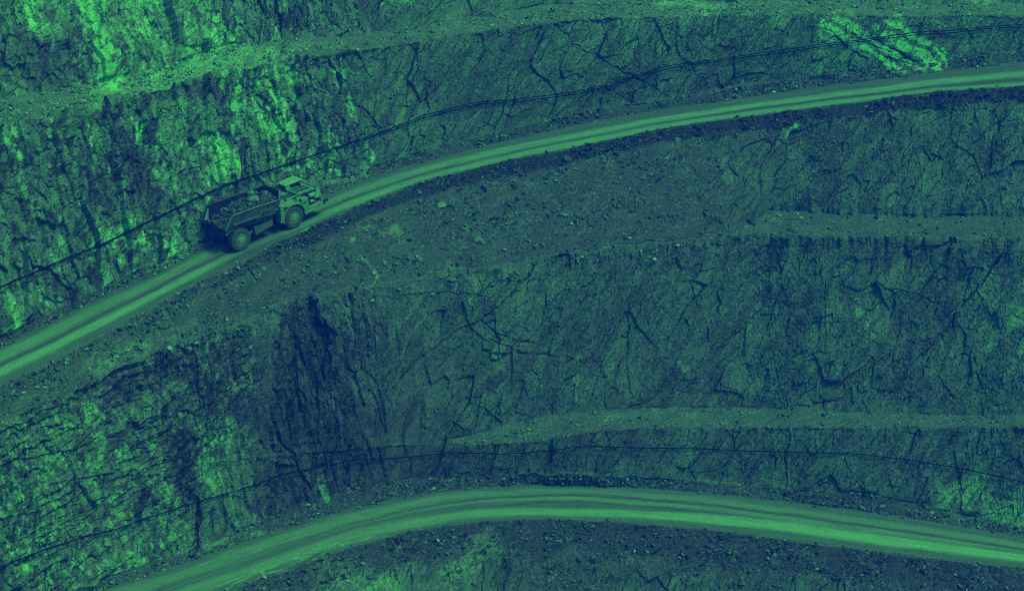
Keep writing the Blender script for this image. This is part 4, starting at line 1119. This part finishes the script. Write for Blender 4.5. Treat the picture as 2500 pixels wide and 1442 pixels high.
for k, (x, y) in enumerate([(968, 309), (1037, 282), (1219, 247), (1426, 220), (1482, 208), (1748, 146), (786, 372)]):
    p, n, _, _ = surf(x, y)
    br = bpy.data.objects.new('cable_bracket', None); col.objects.link(br)
    br.location = p; tag(br, 'small metal bracket pinning the pair of cables to the rock face', 'bracket', 'brackets of the pair of cables')
    b = MB(); b.tube([Vector((0, 0, 0)) - n * .3, n * .35], .03, 8); b.build('pin', P_bright if k in (3, 4, 5) else P_frame, br)
    b = MB(); q = n * .32; b.box(q.x - .08, q.x + .08, q.y - .05, q.y + .05, q.z - .05, q.z + .12, .01); b.build('clip', P_bright if k in (3, 4, 5) else P_frame, br)

# rock bolts and the marker post
for k, (x, y, lab) in enumerate([(1024, 975, 'square rock bolt plate, highest of three on the dark broad face'), (950, 990, 'square rock bolt plate, leftmost of three on the dark broad face'), (1197, 1005, 'square rock bolt plate, rightmost of three on the dark broad face')]):
    p, n, _, _ = surf(x, y)
    t_ = bpy.data.objects.new('rock_bolt', None); col.objects.link(t_)
    t_.matrix_world = Matrix.Translation(p + n * .1) @ n.to_track_quat('Z', 'Y').to_matrix().to_4x4()
    tag(t_, lab, 'rock bolt', 'rock bolts in the broad face')
    b = MB(); b.box(-.13, .13, -.13, .13, -.02, .02, .005); b.tube([(0, 0, -.5), (0, 0, 0)], .03, 8); b.build('plate', P_bedlite, t_)
    b = MB(); b.tube([(0, 0, .02), (0, 0, .1)], .05, 6); b.build('nut', P_black, t_)
p, n, _, _ = surf(2312, 220.5)
t_ = bpy.data.objects.new('marker_post', None); col.objects.link(t_); t_.location = p
tag(t_, 'thin pale marker post at the outer edge of the upper road, far right', 'post')
b = MB(); b.tube([(0, 0, -.1), (0, 0, .42)], .035, 8); b.build('stake', P_bright, t_)
b = MB(); b.tube([(0, 0, .34), (0, 0, .40)], .045, 8); b.build('band', P_lamp, t_)
# ------------------------------------------------------------------ blue haze box added to lift the shadows to navy
bm = bmesh.new()
bmesh.ops.create_cube(bm, size=1)
for v in bm.verts:
    v.co = Vector(((v.co.x) * 2 * 200, -70 + (v.co.y + .5) * 360, -27.5 + (v.co.z + .5) * 132.5))
me = bpy.data.meshes.new('haze'); bm.to_mesh(me); bm.free()
haze = bpy.data.objects.new('haze', me); col.objects.link(haze)
hm = bpy.data.materials.new('shadow_lift_haze'); hm.use_nodes = True
hn = hm.node_tree.nodes
hn.remove(hn['Principled BSDF'])
pv = hn.new('ShaderNodeVolumePrincipled')
pv.inputs['Color'].default_value = HAZE_COL
pv.inputs['Density'].default_value = HAZE_DEN
pv.inputs['Anisotropy'].default_value = 0.0
hm.node_tree.links.new(pv.outputs[0], hn['Material Output'].inputs['Volume'])
me.materials.append(hm)
tag(haze, 'added blue haze lifting the pit shadows to navy', 'haze', kind='stuff')
